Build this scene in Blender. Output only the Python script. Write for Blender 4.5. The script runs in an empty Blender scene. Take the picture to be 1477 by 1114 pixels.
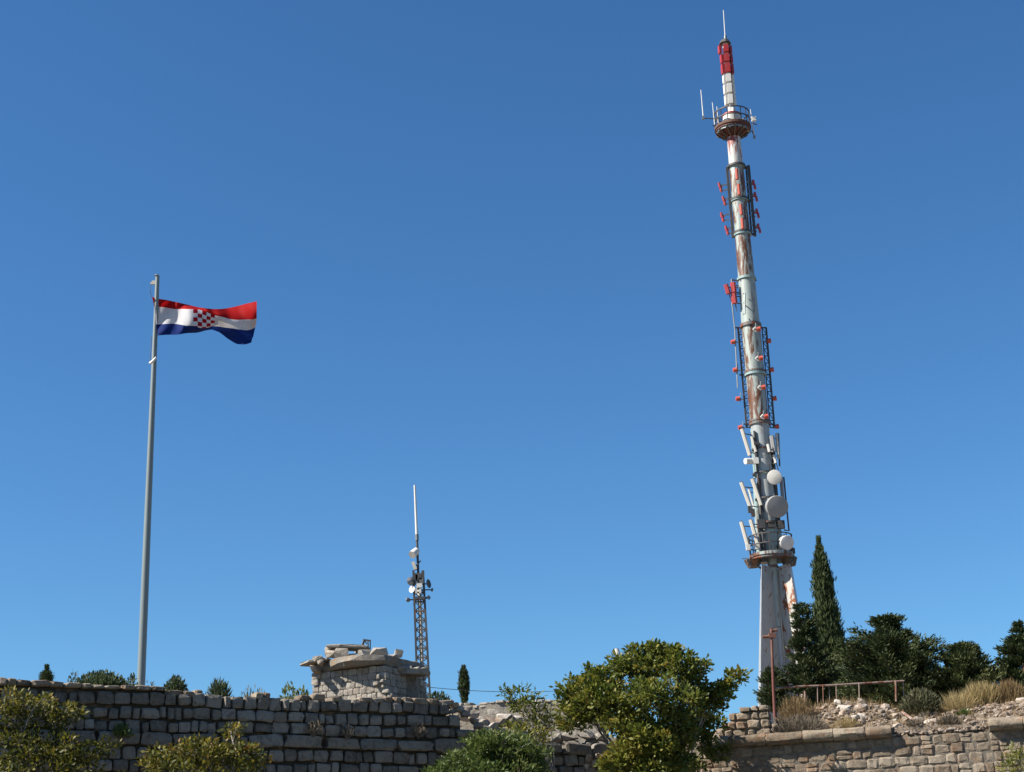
import bpy, bmesh, math, random
import numpy as np
from mathutils import Vector, Matrix
R = math.radians
random.seed(7); rng = np.random.default_rng(7)
scene = bpy.context.scene
COL = scene.collection

# ------------------------------------------------------------------ camera
W, H, F = 1477.0, 1114.0, 2250.0
PITCH, ROLL = R(18.7), -0.038
EYE = Vector((0, 0, 1.6))
_fw = Vector((0, math.cos(PITCH), math.sin(PITCH))); _r0 = Vector((1, 0, 0)); _u0 = _r0.cross(_fw)
RT = _r0*math.cos(ROLL) + _u0*math.sin(ROLL)
UP = -_r0*math.sin(ROLL) + _u0*math.cos(ROLL)
cam = bpy.data.cameras.new('camera'); camo = bpy.data.objects.new('camera', cam); COL.objects.link(camo)
cam.sensor_width = 36; cam.lens = F/W*36; cam.clip_end = 6000; cam.clip_start = 0.1
m = Matrix((RT, UP, -_fw)).transposed().to_4x4(); m.translation = EYE
camo.matrix_world = m
scene.camera = camo

# ------------------------------------------------------------------ sky, sun, exposure
SUN_EL = R(44); SUN_AZ = R(-106)            # azimuth clockwise from +Y
wd = bpy.data.worlds.new('World'); scene.world = wd; wd.use_nodes = True
nt = wd.node_tree; nt.nodes.clear()
sky = nt.nodes.new('ShaderNodeTexSky'); sky.sky_type = 'NISHITA'; sky.sun_disc = False
sky.sun_elevation = SUN_EL; sky.sun_rotation = SUN_AZ
sky.altitude = 300; sky.air_density = 1.0; sky.dust_density = 0.15; sky.ozone_density = 4.0
hs = nt.nodes.new('ShaderNodeHueSaturation'); hs.inputs['Saturation'].default_value = 1.12
bg = nt.nodes.new('ShaderNodeBackground'); bg.inputs['Strength'].default_value = 0.06
wo = nt.nodes.new('ShaderNodeOutputWorld')
nt.links.new(sky.outputs[0], hs.inputs['Color']); tn = nt.nodes.new('ShaderNodeMix'); tn.data_type = 'RGBA'; tn.blend_type = 'MULTIPLY'; tn.inputs[0].default_value = 1; tn.inputs[7].default_value = (.61,.85,.97,1)   # camera white balance of a clear deep sky
nt.links.new(hs.outputs[0], tn.inputs[6]); nt.links.new(tn.outputs[2], bg.inputs[0]); nt.links.new(bg.outputs[0], wo.inputs[0])
sl = bpy.data.lights.new('sun', 'SUN'); sl.energy = 5.0; sl.angle = R(0.53); sl.color = (1.0, 0.92, 0.80)
so = bpy.data.objects.new('sun', sl); COL.objects.link(so)
SD = Vector((math.sin(SUN_AZ)*math.cos(SUN_EL), math.cos(SUN_AZ)*math.cos(SUN_EL), math.sin(SUN_EL)))
so.rotation_euler = SD.to_track_quat('Z', 'Y').to_euler(); so.location = (-40, -10, 60)
vs = scene.view_settings
vs.view_transform = 'Standard'; vs.look = 'None'; vs.exposure = 1.25; vs.gamma = 1.0; vs.use_curve_mapping = False

# ------------------------------------------------------------------ helpers
def ray(px, py):
    d = _fw*F + RT*(px-W/2) - UP*(py-H/2)
    return d/d.y
def at(px, py, Y): return EYE + ray(px, py)*Y
def sc(py, Y):                    # metres per photo pixel at depth Y
    return Y/F*ray(W/2, py).length*math.cos(0)/math.sqrt(1+((py-H/2)/F)**2)

class MB:
    def __init__(s): s.v = []; s.f = []; s.mi = []
    def add(s, vs, fs, mi=0):
        o = len(s.v); s.v += [tuple(p) for p in vs]; s.f += [tuple(i+o for i in f) for f in fs]; s.mi += [mi]*len(fs); return s
    def tube(s, pts, rad, n=8, cap=True, mi=0):
        pts = [Vector(p) for p in pts]
        if not hasattr(rad, '__len__'): rad = [rad]*len(pts)
        o = len(s.v); ref = None
        for i, p in enumerate(pts):
            t = (pts[min(i+1, len(pts)-1)] - pts[max(i-1, 0)])
            t = t.normalized() if t.length > 1e-9 else Vector((0,0,1))
            if ref is None: ref = Vector((0,0,1)) if abs(t.z) < .9 else Vector((0,-1,0))
            a = (ref - t*ref.dot(t)).normalized(); b = t.cross(a); ref = a
            for k in range(n):
                an = 2*math.pi*k/n
                s.v.append(tuple(p + (a*math.cos(an) + b*math.sin(an))*rad[i]))
        for i in range(len(pts)-1):
            for k in range(n):
                k2 = (k+1) % n
                s.f.append((o+i*n+k, o+i*n+k2, o+(i+1)*n+k2, o+(i+1)*n+k)); s.mi.append(mi)
        if cap:
            s.f.append(tuple(o+k for k in reversed(range(n)))); s.f.append(tuple(o+(len(pts)-1)*n+k for k in range(n))); s.mi += [mi]*2
        return s
    def prism(s, bot, top, mi=0):       # two rings of equal length
        n = len(bot); o = len(s.v); s.v += [tuple(p) for p in bot] + [tuple(p) for p in top]
        for k in range(n): s.f.append((o+k, o+(k+1) % n, o+n+(k+1) % n, o+n+k))
        s.f.append(tuple(o+k for k in reversed(range(n)))); s.f.append(tuple(o+n+k for k in range(n))); s.mi += [mi]*(n+2)
        return s
    def box(s, c, d, rot=None, mi=0):
        c = Vector(c); M = rot or Matrix.Identity(3); h = [x/2 for x in d]
        P = lambda x, y, z: c + M @ Vector((x*h[0], y*h[1], z*h[2]))
        return s.prism([P(-1,-1,-1), P(1,-1,-1), P(1,1,-1), P(-1,1,-1)], [P(-1,-1,1), P(1,-1,1), P(1,1,1), P(-1,1,1)], mi)
    def bar(s, a, b, w, d=None, mi=0):  # square bar
        a, b = Vector(a), Vector(b); t = (b-a).normalized(); q = t.to_track_quat('Z', 'Y').to_matrix()
        return s.box((a+b)/2, (w, d or w, (b-a).length), q, mi)
    def ring(s, c, r0, r1, h, n=32, mi=0, arc=(0, 2*math.pi)):   # annulus r0<r1, height h upward from c
        c = Vector(c); o = len(s.v); full = abs(arc[1]-arc[0]-2*math.pi) < 1e-6; m = n if full else n+1
        for k in range(m):
            a = arc[0]+(arc[1]-arc[0])*k/n; e = Vector((math.cos(a), math.sin(a), 0))
            for rr, zz in ((r0,0),(r1,0),(r1,h),(r0,h)): s.v.append(tuple(c+e*rr+Vector((0,0,zz))))
        for k in range(n):
            k2 = (k+1) % m
            for j in range(4):
                j2 = (j+1) % 4; s.f.append((o+k*4+j, o+k2*4+j, o+k2*4+j2, o+k*4+j2)); s.mi.append(mi)
        return s
    def mesh(s, name, mats, smooth=False):
        me = bpy.data.meshes.new(name); me.from_pydata(s.v, [], s.f)
        for m_ in (mats if isinstance(mats, (list, tuple)) else [mats]): me.materials.append(m_)
        if any(s.mi): me.polygons.foreach_set('material_index', s.mi)
        me.validate()
        bm = bmesh.new(); bm.from_mesh(me); bmesh.ops.recalc_face_normals(bm, faces=bm.faces); bm.to_mesh(me); bm.free()
        if smooth:
            me.shade_smooth()
            try: me.set_sharp_from_angle(angle=R(40))
            except Exception: pass
        return me
    def build(s, name, mats, parent=None, smooth=False, label=None):
        o = bpy.data.objects.new(name, s.mesh(name, mats, smooth)); return link(o, parent, label)

def link(o, parent=None, label=None):
    COL.objects.link(o)
    if parent is not None:
        o.parent = parent; o.matrix_parent_inverse = world_of(parent).inverted()
    if label: o['label'] = label
    return o
def world_of(o):
    return o.matrix_basis.copy() if o.parent is None else world_of(o.parent) @ o.matrix_parent_inverse @ o.matrix_basis
def tag(o, label, cat, group=None):
    o['label'] = label; o['category'] = cat
    if group: o['group'] = group
    return o
def empty(name, loc, label, cat, group=None):
    o = bpy.data.objects.new(name, None); o.location = loc; o.empty_display_size = .2; COL.objects.link(o)
    return tag(o, label, cat, group)

# ------------------------------------------------------------------ materials
def newmat(name):
    ma = bpy.data.materials.new(name); ma.use_nodes = True; t = ma.node_tree; t.nodes.clear()
    out = t.nodes.new('ShaderNodeOutputMaterial'); b = t.nodes.new('ShaderNodeBsdfPrincipled')
    t.links.new(b.outputs[0], out.inputs[0]); return ma, t, b, out
def noise(t, scale, detail=4, rough=.6, vec=None, dist=0):
    n = t.nodes.new('ShaderNodeTexNoise'); n.inputs['Scale'].default_value = scale; n.inputs['Detail'].default_value = detail
    n.inputs['Roughness'].default_value = rough; n.inputs['Distortion'].default_value = dist
    if vec is not None: t.links.new(vec, n.inputs['Vector'])
    return n.outputs['Fac']
def ramp(t, fac, stops):
    r = t.nodes.new('ShaderNodeValToRGB'); e = r.color_ramp.elements
    while len(e) < len(stops): e.new(.5)
    for i, (p, c) in enumerate(stops):
        e[i].position = p; e[i].color = (*c, 1) if len(c) == 3 else c
    t.links.new(fac, r.inputs[0]); return r.outputs[0]
def mix(t, fac, a, b, mode='MIX'):
    n = t.nodes.new('ShaderNodeMix'); n.data_type = 'RGBA'; n.blend_type = mode
    for sck, v in ((n.inputs[0], fac), (n.inputs[6], a), (n.inputs[7], b)):
        if hasattr(v, 'links') or hasattr(v, 'is_linked'): t.links.new(v, sck)
        elif isinstance(v, (int, float)): sck.default_value = v
        else: sck.default_value = (*v, 1)
    return n.outputs[2]
def math_(t, op, a, b=0.0, c=None):
    n = t.nodes.new('ShaderNodeMath'); n.operation = op
    for i, v in enumerate((a, b) if c is None else (a, b, c)):
        if isinstance(v, (int, float)): n.inputs[i].default_value = v
        else: t.links.new(v, n.inputs[i])
    return n.outputs[0]
def pos(t): return t.nodes.new('ShaderNodeNewGeometry').outputs['Position']
def scaled(t, vec, s):
    n = t.nodes.new('ShaderNodeMapping'); n.inputs['Scale'].default_value = s; t.links.new(vec, n.inputs['Vector']); return n.outputs[0]
def bump(t, b, h, strength=.5, dist=.03):
    n = t.nodes.new('ShaderNodeBump'); n.inputs['Strength'].default_value = strength; n.inputs['Distance'].default_value = dist
    t.links.new(h, n.inputs['Height']); t.links.new(n.outputs[0], b.inputs['Normal'])

def stone_mat(name, dark, mid, light, stain=(.05,.045,.04), stain_amt=.5, warm=(.42,.27,.17), warm_amt=.35):
    ma, t, b, o = newmat(name); p = pos(t)
    oi = t.nodes.new('ShaderNodeObjectInfo').outputs['Random']
    c = ramp(t, oi, [(0, dark), (.45, mid), (1, light)])
    n1 = noise(t, 2.2, 6, .65, p); n2 = noise(t, 9, 6, .7, p); n3 = noise(t, 30, 4, .7, p)
    c = mix(t, ramp(t, n2, [(.35, (0,0,0)), (.7, (1,1,1))]), c, mix(t, .55, c, light))
    c = mix(t, math_(t, 'MULTIPLY', ramp(t, n1, [(.52, (0,0,0)), (.66, (1,1,1))]), warm_amt), c, warm)
    c = mix(t, math_(t, 'MULTIPLY', ramp(t, noise(t, 5, 8, .75, p), [(.5, (0,0,0)), (.62, (1,1,1))]), stain_amt), c, stain)
    c = mix(t, math_(t, 'MULTIPLY', ramp(t, n3, [(.58, (0,0,0)), (.72, (1,1,1))]), .35), c, light)
    t.links.new(c, b.inputs['Base Color']); b.inputs['Roughness'].default_value = .92
    b.inputs['Specular IOR Level'].default_value = .2
    bump(t, b, math_(t, 'ADD', n2, math_(t, 'MULTIPLY', n3, .5)), .8, .04)
    return ma
M = {}
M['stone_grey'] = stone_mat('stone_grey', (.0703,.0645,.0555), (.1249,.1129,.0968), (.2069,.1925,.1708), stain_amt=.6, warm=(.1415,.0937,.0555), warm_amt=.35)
M['stone_beige'] = stone_mat('stone_beige', (.1013,.0776,.0555), (.1599,.1276,.0948), (.2506,.2152,.1711), stain=(.0426,.0326,.0231), stain_amt=.6, warm=(.1919,.1001,.0508), warm_amt=.55)
M['stone_pale'] = stone_mat('stone_pale', (.1714,.1526,.1296), (.2282,.2074,.1786), (.3110,.2930,.2642), stain=(.0778,.0648,.0518), stain_amt=.4, warm=(.2333,.1606,.1087), warm_amt=.3)
M['rubble'] = stone_mat('rubble', (.14,.10,.072), (.25,.208,.16), (.45,.42,.38), stain=(.07,.05,.035), stain_amt=.4, warm=(.24,.12,.06), warm_amt=.55)
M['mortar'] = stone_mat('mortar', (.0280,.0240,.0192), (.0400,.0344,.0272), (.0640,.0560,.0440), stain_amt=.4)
M['mortar_beige'] = stone_mat('mortar_beige', (.1015,.0861,.0714), (.1190,.1043,.0861), (.1722,.1547,.1309), stain_amt=.3)
M['plaster'] = stone_mat('plaster', (.1918,.1764,.1512), (.2268,.2093,.1841), (.2821,.2646,.2366), stain=(.1008,.0910,.0805), stain_amt=.5, warm=(.2016,.1666,.1260), warm_amt=.4)
M['concrete'] = stone_mat('concrete', (.1519,.1404,.1238), (.1850,.1714,.1490), (.2585,.2412,.2131), stain=(.0677,.0562,.0396), stain_amt=.45, warm=(.2246,.1404,.0727), warm_amt=.5)

def soil_mat(name, a, b_, c_):
    ma, t, b, o = newmat(name); p = pos(t)
    c = ramp(t, noise(t, .9, 8, .7, p), [(.3, a), (.5, b_), (.72, c_)])
    c = mix(t, ramp(t, noise(t, 14, 6, .75, p), [(.4, (0,0,0)), (.75, (1,1,1))]), c, (.36,.33,.29))
    t.links.new(c, b.inputs['Base Color']); b.inputs['Roughness'].default_value = .95
    bump(t, b, noise(t, 12, 8, .75, p), 1, .08); return ma
M['soil'] = soil_mat('soil', (.0744,.0483,.0246), (.1364,.0864,.0450), (.1984,.1322,.0737))
M['ground'] = soil_mat('ground', (.0496,.0496,.0248), (.0992,.0868,.0527), (.1612,.1364,.0930))

def leaf_mat(name, cols, trans=.35, rough=.55):
    ma, t, b, o = newmat(name)
    a = t.nodes.new('ShaderNodeAttribute'); a.attribute_name = 'tint'
    c = ramp(t, a.outputs['Fac'], [(i/(len(cols)-1), x) for i, x in enumerate(cols)])
    t.links.new(c, b.inputs['Base Color']); b.inputs['Roughness'].default_value = rough; b.inputs['Specular IOR Level'].default_value = .35
    tr = t.nodes.new('ShaderNodeBsdfTranslucent'); t.links.new(c, tr.inputs[0])
    ms = t.nodes.new('ShaderNodeMixShader'); ms.inputs[0].default_value = trans
    t.links.new(b.outputs[0], ms.inputs[1]); t.links.new(tr.outputs[0], ms.inputs[2]); t.links.new(ms.outputs[0], o.inputs[0])
    return ma
M['leaf_fig'] = leaf_mat('leaf_fig', [(.0370,.0601,.0093), (.0833,.1064,.0158), (.1388,.1526,.0222), (.1989,.1804,.0278), (.2127,.1341,.0278)])
M['leaf_yellow'] = leaf_mat('leaf_yellow', [(.0370,.0481,.0074), (.0814,.0851,.0111), (.1406,.1258,.0163), (.1924,.1480,.0259), (.1850,.0888,.0222)])
M['leaf_green'] = leaf_mat('leaf_green', [(.0333,.0629,.0133), (.0629,.0962,.0207), (.1073,.1369,.0333), (.1702,.1850,.0666)])
M['leaf_blue'] = leaf_mat('leaf_blue', [(.0296,.0481,.0222), (.0481,.0703,.0333), (.0740,.0962,.0444), (.1258,.1184,.0444)])
M['cypress'] = leaf_mat('cypress', [(.0136,.0255,.0076), (.0238,.0408,.0110), (.0357,.0553,.0136), (.0595,.0723,.0170)], .15, .7)
M['conifer'] = leaf_mat('conifer', [(.0139,.0251,.0084), (.0251,.0404,.0125), (.0418,.0572,.0153), (.0697,.0767,.0209)], .15, .7)
M['dry'] = leaf_mat('dry', [(.1195,.0786,.0373), (.1828,.1258,.0586), (.2531,.1824,.0906), (.3164,.2327,.1225)], .3, .8)
M['straw'] = leaf_mat('straw', [(.2072,.1554,.0666), (.2738,.2072,.0888), (.3330,.2590,.1258), (.3700,.3034,.1628)], .3, .8)
M['twig'] = leaf_mat('twig', [(.0740,.0629,.0481), (.1110,.0925,.0703), (.1480,.1258,.0962), (.1776,.1480,.1110)], .1, .9)
M['sage'] = leaf_mat('sage', [(.0666,.0703,.0370), (.0962,.0962,.0481), (.1406,.1332,.0740), (.1850,.1628,.0962)], .25, .8)

def bark_mat(name, a, c2):
    ma, t, b, o = newmat(name); p = scaled(t, pos(t), (9, 9, 2))
    t.links.new(ramp(t, noise(t, 2, 6, .7, p), [(.3, a), (.7, c2)]), b.inputs['Base Color']); b.inputs['Roughness'].default_value = .9
    bump(t, b, noise(t, 3, 6, .7, p), .8, .03); return ma
M['bark'] = bark_mat('bark', (.12,.10,.085), (.33,.30,.26))
M['bark_dark'] = bark_mat('bark_dark', (.06,.045,.035), (.15,.12,.09))

def paint_mat(name, base, rust_amt=.5, rust=(.15,.05,.018), rough=.45, metal=0.0, stretch=.17, scale=2.6, base2=None, thr=.5):
    ma, t, b, o = newmat(name); p = pos(t); ps = scaled(t, p, (1, 1, stretch))
    c = mix(t, ramp(t, noise(t, 1.3, 5, .6, ps), [(.35, (0,0,0)), (.65, (1,1,1))]), base, base2 or tuple(x*.8 for x in base))
    c = mix(t, math_(t, 'MULTIPLY', ramp(t, noise(t, 6, 6, .7, scaled(t, p, (1.6, 1.6, .18))), [(.5, (0,0,0)), (.75, (1,1,1))]), .35), c, (.20,.16,.13))
    if rust_amt > 0:
        n = noise(t, scale, 8, .72, ps, .6)
        f = ramp(t, n, [(thr+.12-.14*rust_amt, (0,0,0)), (thr+.17-.14*rust_amt, (1,1,1))])
        rc = ramp(t, noise(t, 9, 5, .7, p), [(.3, tuple(x*.45 for x in rust)), (.55, rust), (.8, (rust[0]*1.5, rust[1]*1.7, rust[2]*2))])
        c = mix(t, math_(t, 'MULTIPLY', f, min(1, .4+rust_amt)), c, rc)
    t.links.new(c, b.inputs['Base Color']); b.inputs['Roughness'].default_value = rough; b.inputs['Metallic'].default_value = metal
    bump(t, b, noise(t, 14, 4, .6, p), .15, .01); return ma
M['tower_blue'] = paint_mat('tower_blue', (.2042,.2587,.2624), .5, base2=(.2643,.3039,.2887))
M['tower_rusty'] = paint_mat('tower_rusty', base=(.2117,.2614,.2572), rust_amt=1.0, rust=(.1050,.0400,.0161), base2=(.2705,.3111,.2948))
M['tower_grey'] = paint_mat('tower_grey', (.2307,.2680,.2841), .3, base2=(.2807,.3081,.3119))
M['tower_white'] = paint_mat('tower_white', (.4468,.4468,.4407), .65, rust=(.2113,.0423,.0242))
M['leg_paint'] = paint_mat('leg_paint', (.2449,.2648,.2759), .45, base2=(.2858,.3006,.3054), scale=2.6, stretch=.5)
M['teal_paint'] = paint_mat('teal_paint', (.1638,.2566,.2730), .3, base2=(.2184,.3003,.3058))
M['rust_steel'] = paint_mat('rust_steel', (.1078,.1155,.1155), .9, base2=(.0847,.0847,.0847))
M['steel_dark'] = paint_mat('steel_dark', (.0262,.0280,.0315), .4, base2=(.0420,.0437,.0455), rough=.6)
M['mast_tan'] = paint_mat('mast_tan', (.0647,.0588,.0500), .2, base2=(.0823,.0735,.0617), rough=.6)
M['leg_rusty'] = paint_mat('leg_rusty', (.3332,.3332,.3213), .85, rust=(.2023,.0654,.0208), base2=(.3689,.3629,.3451), scale=2.4, stretch=.5)
M['basket'] = paint_mat('basket', (.0250,.0250,.0225), .6, base2=(.0700,.0600,.0500), rough=.7)
M['gallery_red'] = paint_mat('gallery_red', (.1020,.0150,.0120), .5, base2=(.0600,.0180,.0150), rust=(.0720,.0240,.0120), rough=.75)
M['rim_rust'] = paint_mat('rim_rust', (.055,.02,.013), .5, base2=(.09,.04,.025), rust=(.10,.04,.018), rough=.8)
M['galv'] = paint_mat('galv', (.1800,.2000,.2100), .15, base2=(.1450,.1700,.1800), rough=.42, metal=.35)
M['pole_paint'] = paint_mat('pole_paint', (.1487,.1845,.1904), .05, base2=(.1249,.1606,.1666), rough=.45, metal=0)
M['white_panel'] = paint_mat('white_panel', (.5616,.5544,.5256), 0, base2=(.5040,.4968,.4680), rough=.4)
M['cream_panel'] = paint_mat('cream_panel', (.4736,.4480,.3968), 0, base2=(.4224,.4032,.3584), rough=.45)
M['grey_radome'] = paint_mat('grey_radome', (.2142,.2202,.2261), 0, base2=(.1963,.2023,.2082), rough=.6)
M['light_radome'] = paint_mat('light_radome', (.5440,.5360,.5360), 0, base2=(.4960,.4800,.4800), rough=.5)
M['red_paint'] = paint_mat('red_paint', (.3094,.0179,.0179), .1, base2=(.2618,.0149,.0149), rough=.45)
M['red_rust'] = paint_mat('red_rust', (.1008,.0252,.0168), .7, base2=(.1344,.0630,.0462), rust=(.0840,.0252,.0126), rough=.75)
M['orange_tip'] = paint_mat('orange_tip', (.4200,.0595,.0280), .1, base2=(.3500,.0490,.0245), rough=.5)
M['rust_pipe'] = paint_mat('rust_pipe', (.2415,.1890,.1575), 1.0, rust=(.1417,.0525,.0289), rough=.8, base2=(.1995,.1417,.1155), scale=5)
M['cable'] = paint_mat('cable', (.03,.03,.035), 0, rough=.6)

# ------------------------------------------------------------------ setting: ground and fort terrace
WALL_Z = 6.3                                        # underside of the string course
LP0 = Vector((-11.33, 42.68)); LA = math.atan2(4.99, 8.56)
RP0 = Vector((7.66, 50.15)); RA = math.atan2(47.97-50.15, 15.0-7.66)
class WallFrame:
    def __init__(s, p0, a):
        s.p = p0; s.a = a; s.d = Vector((math.cos(a), math.sin(a))); s.n = Vector((math.sin(a), -math.cos(a)))
    def pt(s, u, z, out=0.0):
        q = s.p + s.d*u + s.n*out; return Vector((q.x, q.y, z))
    def hit(s, px, py, out=0.0):                    # pixel -> (u, z) on the wall face
        d = ray(px, py); o = s.p + s.n*out
        k = (o.x*s.n.x + o.y*s.n.y)/(d.x*s.n.x + d.y*s.n.y)
        q = Vector((d.x*k, d.y*k)); return (q-s.p).dot(s.d), EYE.z + d.z*k
    def yat(s, x): return s.p.y + (x-s.p.x)*math.tan(s.a)
LW = WallFrame(LP0, LA); RW = WallFrame(RP0, RA)
CORNER_X = (LW.p.y - RW.p.y + RW.p.x*math.tan(RA) - LW.p.x*math.tan(LA))/(math.tan(RA)-math.tan(LA))

g = MB(); g.add([(-3000,-3000,0), (3000,-3000,0), (3000,3000,0), (-3000,3000,0)], [(0,1,2,3)])
gr = g.build('ground', M['ground']); gr['kind'] = 'structure'

_cx = [880, 1000, 1110, 1125, 1150, 1185, 1215, 1245, 1290, 1330, 1360, 1400, 1440, 1477, 1560]
_cy = [1050, 1045, 1040, 1040, 1030, 1018, 1012, 1014, 1028, 1036, 1034, 1026, 1022, 1014, 1000]
CR = [at(x, y, 51.6) for x, y in zip(_cx, _cy)]
CRX = [p.x for p in CR]; CRZ = [p.z for p in CR]
def hash2(x, y):
    return (math.sin(x*1.7+y*2.3)+math.sin(x*4.1-y*1.3+1.7)*.6+math.sin(x*2.9+y*6.1+.4)*.5)/2.1
def front_y(x): return min(LW.yat(x), RW.yat(x))
def terrace_z(x, y):
    d = max(0, y-front_y(x)-.25)
    base = 6.55
    if x > CORNER_X+1:
        crest = float(np.interp(x, CRX, CRZ))
        k = min(1, d/2.3); k = k*k*(3-2*k)
        lift = 6.62 + (crest-6.62)*k
        if d > 3.2: lift += (7.3-crest)*min(1, (d-3.2)/5)*.7
        w_ = min(1, (x-CORNER_X-1)/2)
        base = base*(1-w_) + lift*w_
    return base + hash2(x, y)*.05
tm = MB(); NX, NY = 150, 60
xs = np.concatenate([np.linspace(-70, -18, 12), np.linspace(-17, 24, NX), np.linspace(25, 75, 12)])
ys = np.concatenate([np.linspace(.3, 8, 40), np.linspace(8.8, 90, 20)])
idx = {}
for i, x in enumerate(xs):
    for j, d in enumerate(ys):
        y = front_y(x)+d; idx[i, j] = len(tm.v); tm.v.append((x, y, terrace_z(x, y)))
for i in range(len(xs)-1):
    for j in range(len(ys)-1): tm.f.append((idx[i,j], idx[i+1,j], idx[i+1,j+1], idx[i,j+1])); tm.mi.append(0)
rim = [idx[i,0] for i in range(len(xs))] + [idx[len(xs)-1,j] for j in range(1, len(ys))] + [idx[i,len(ys)-1] for i in reversed(range(len(xs)-1))] + [idx[0,j] for j in reversed(range(1, len(ys)-1))]
lo = {}
for k in rim: lo[k] = len(tm.v); tm.v.append((tm.v[k][0], tm.v[k][1], -.2))
for a, b in zip(rim, rim[1:]+rim[:1]): tm.f.append((a, b, lo[b], lo[a])); tm.mi.append(0)
te = tm.build('fort_terrace', M['soil'], smooth=True); te['kind'] = 'structure'

# ------------------------------------------------------------------ stones
def stone_variants(nm, mat, n, bulge=.12, jit=.05, seed=1):
    out = []; r = random.Random(seed)
    for k in range(n):
        mb = MB(); N = 4; g = [-.5, -.3, .3, .5]; V = {}
        for a in range(N):
            for b in range(N):
                edge = (a in (0, 3)) + (b in (0, 3))
                x = g[a] + r.uniform(-jit, jit)*(.9 if edge else 1.4); z = g[b] + r.uniform(-jit, jit)*(.9 if edge else 1.4)
                x = max(-.5, min(.5, x)); z = max(-.5, min(.5, z))
                if edge == 2: x *= .94; z *= .92
                y = (0 if edge == 0 else bulge*(1 if edge == 1 else 1.8)) + r.uniform(-.05, .05)
                V[a, b] = len(mb.v); mb.v.append((x, y, z))
        for a in range(3):
            for b in range(3): mb.f.append((V[a,b], V[a+1,b], V[a+1,b+1], V[a,b+1])); mb.mi.append(0)
        ringv = [(a,0) for a in range(4)] + [(3,b) for b in range(1,4)] + [(a,3) for a in (2,1,0)] + [(0,b) for b in (2,1)]
        bk = []
        for q in ringv: bk.append(len(mb.v)); v = mb.v[V[q]]; mb.v.append((v[0]*1.0, 1.0, v[2]*1.0))
        L = len(ringv)
        for i in range(L): mb.f.append((V[ringv[i]], bk[i], bk[(i+1)%L], V[ringv[(i+1)%L]])); mb.mi.append(0)
        mb.f.append(tuple(reversed(bk))); mb.mi.append(0)
        out.append(mb.mesh(nm, mat))
    return out
ST_GREY = stone_variants('stone', M['stone_grey'], 24, bulge=.10, jit=.11, seed=3)
ST_BEIGE = stone_variants('stone', M['stone_beige'], 18, bulge=.10, jit=.08, seed=5)
ST_FLAT = stone_variants('stone', M['stone_pale'], 12, bulge=.035, jit=.035, seed=21)
ST_COPE = stone_variants('stone', M['stone_beige'], 10, bulge=.10, jit=.08, seed=33)  # lighter stone than the wall, paints sunlight onto the coping edges
ST_PALE = stone_variants('stone', M['stone_pale'], 10, bulge=.08, seed=9)

def place_stone(var, parent, fr, u0, u1, z0, z1, out=0, depth=.34, rot=0, name='stone', gap=.022, tilt=0):
    o = bpy.data.objects.new(name, random.choice(var))
    p = fr.pt((u0+u1)/2, (z0+z1)/2, out)
    o.location = p; o.rotation_euler = (tilt, rot, fr.a); o.scale = (max(.05, u1-u0-gap)*random.choice((1,-1)) , depth, max(.05, z1-z0-gap))
    return link(o, parent)

# ---- the shaded parapet wall
lw = empty('fortress_wall', LW.pt(4, 0), 'tall grey block wall in shade below the flagpole and ruined turret', 'wall')
U = lambda px, py: LW.hit(px, py)[0]
c = MB()
u_end = (CORNER_X-LW.p.x)/LW.d.x
def lbox(mb, fr, u0, u1, z0, z1, o0, o1, mi=0):
    mb.prism([fr.pt(u0,z0,o0), fr.pt(u1,z0,o0), fr.pt(u1,z0,o1), fr.pt(u0,z0,o1)], [fr.pt(u0,z1,o0), fr.pt(u1,z1,o0), fr.pt(u1,z1,o1), fr.pt(u0,z1,o1)], mi)
ua = -9.0
UB = [(ua, U(235,1000), 7.80), (U(235,1000), U(648,1020), 7.66), (U(648,1020), U(668,1030), 7.32), (U(668,1030), U(690,1045), 6.98), (U(690,1045), u_end, 6.5)]
for (a, b, z) in UB: lbox(c, LW, a, b, .0, z, -.22, -1.1)
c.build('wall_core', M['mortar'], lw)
LEV = [5.22, 5.57, 5.93, 6.30, 6.69, 7.03, 7.38, 7.77]
def row_top(u): # highest course index allowed
    for i, (a, b, z) in enumerate(UB):
        if a <= u < b: return z
    return 6.5
vis0, vis1 = U(-110, 1050), u_end
for r_ in range(len(LEV)-1):
    z0, z1 = LEV[r_], LEV[r_+1]; u = vis0 - random.uniform(0, .4); cord = (r_ == 3)
    while u < vis1:
        w_ = random.uniform(.75, 1.35) if cord else random.choice([.22,.28,.33,.37,.4,.44,.5,.6])*random.uniform(.9,1.12)*(1.12 if r_ < 3 else 1)
        um = u+w_/2
        if z1-.06 <= row_top(um)+.2 and um < vis1 and not (r_ >= 4 and um > U(690,1045)):
            sag = .02*math.sin(um*.9+r_)
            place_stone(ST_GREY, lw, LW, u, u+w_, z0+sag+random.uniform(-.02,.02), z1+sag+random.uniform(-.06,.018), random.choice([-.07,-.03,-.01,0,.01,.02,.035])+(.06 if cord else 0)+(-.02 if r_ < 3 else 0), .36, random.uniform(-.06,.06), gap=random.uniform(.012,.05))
        u += w_
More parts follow.
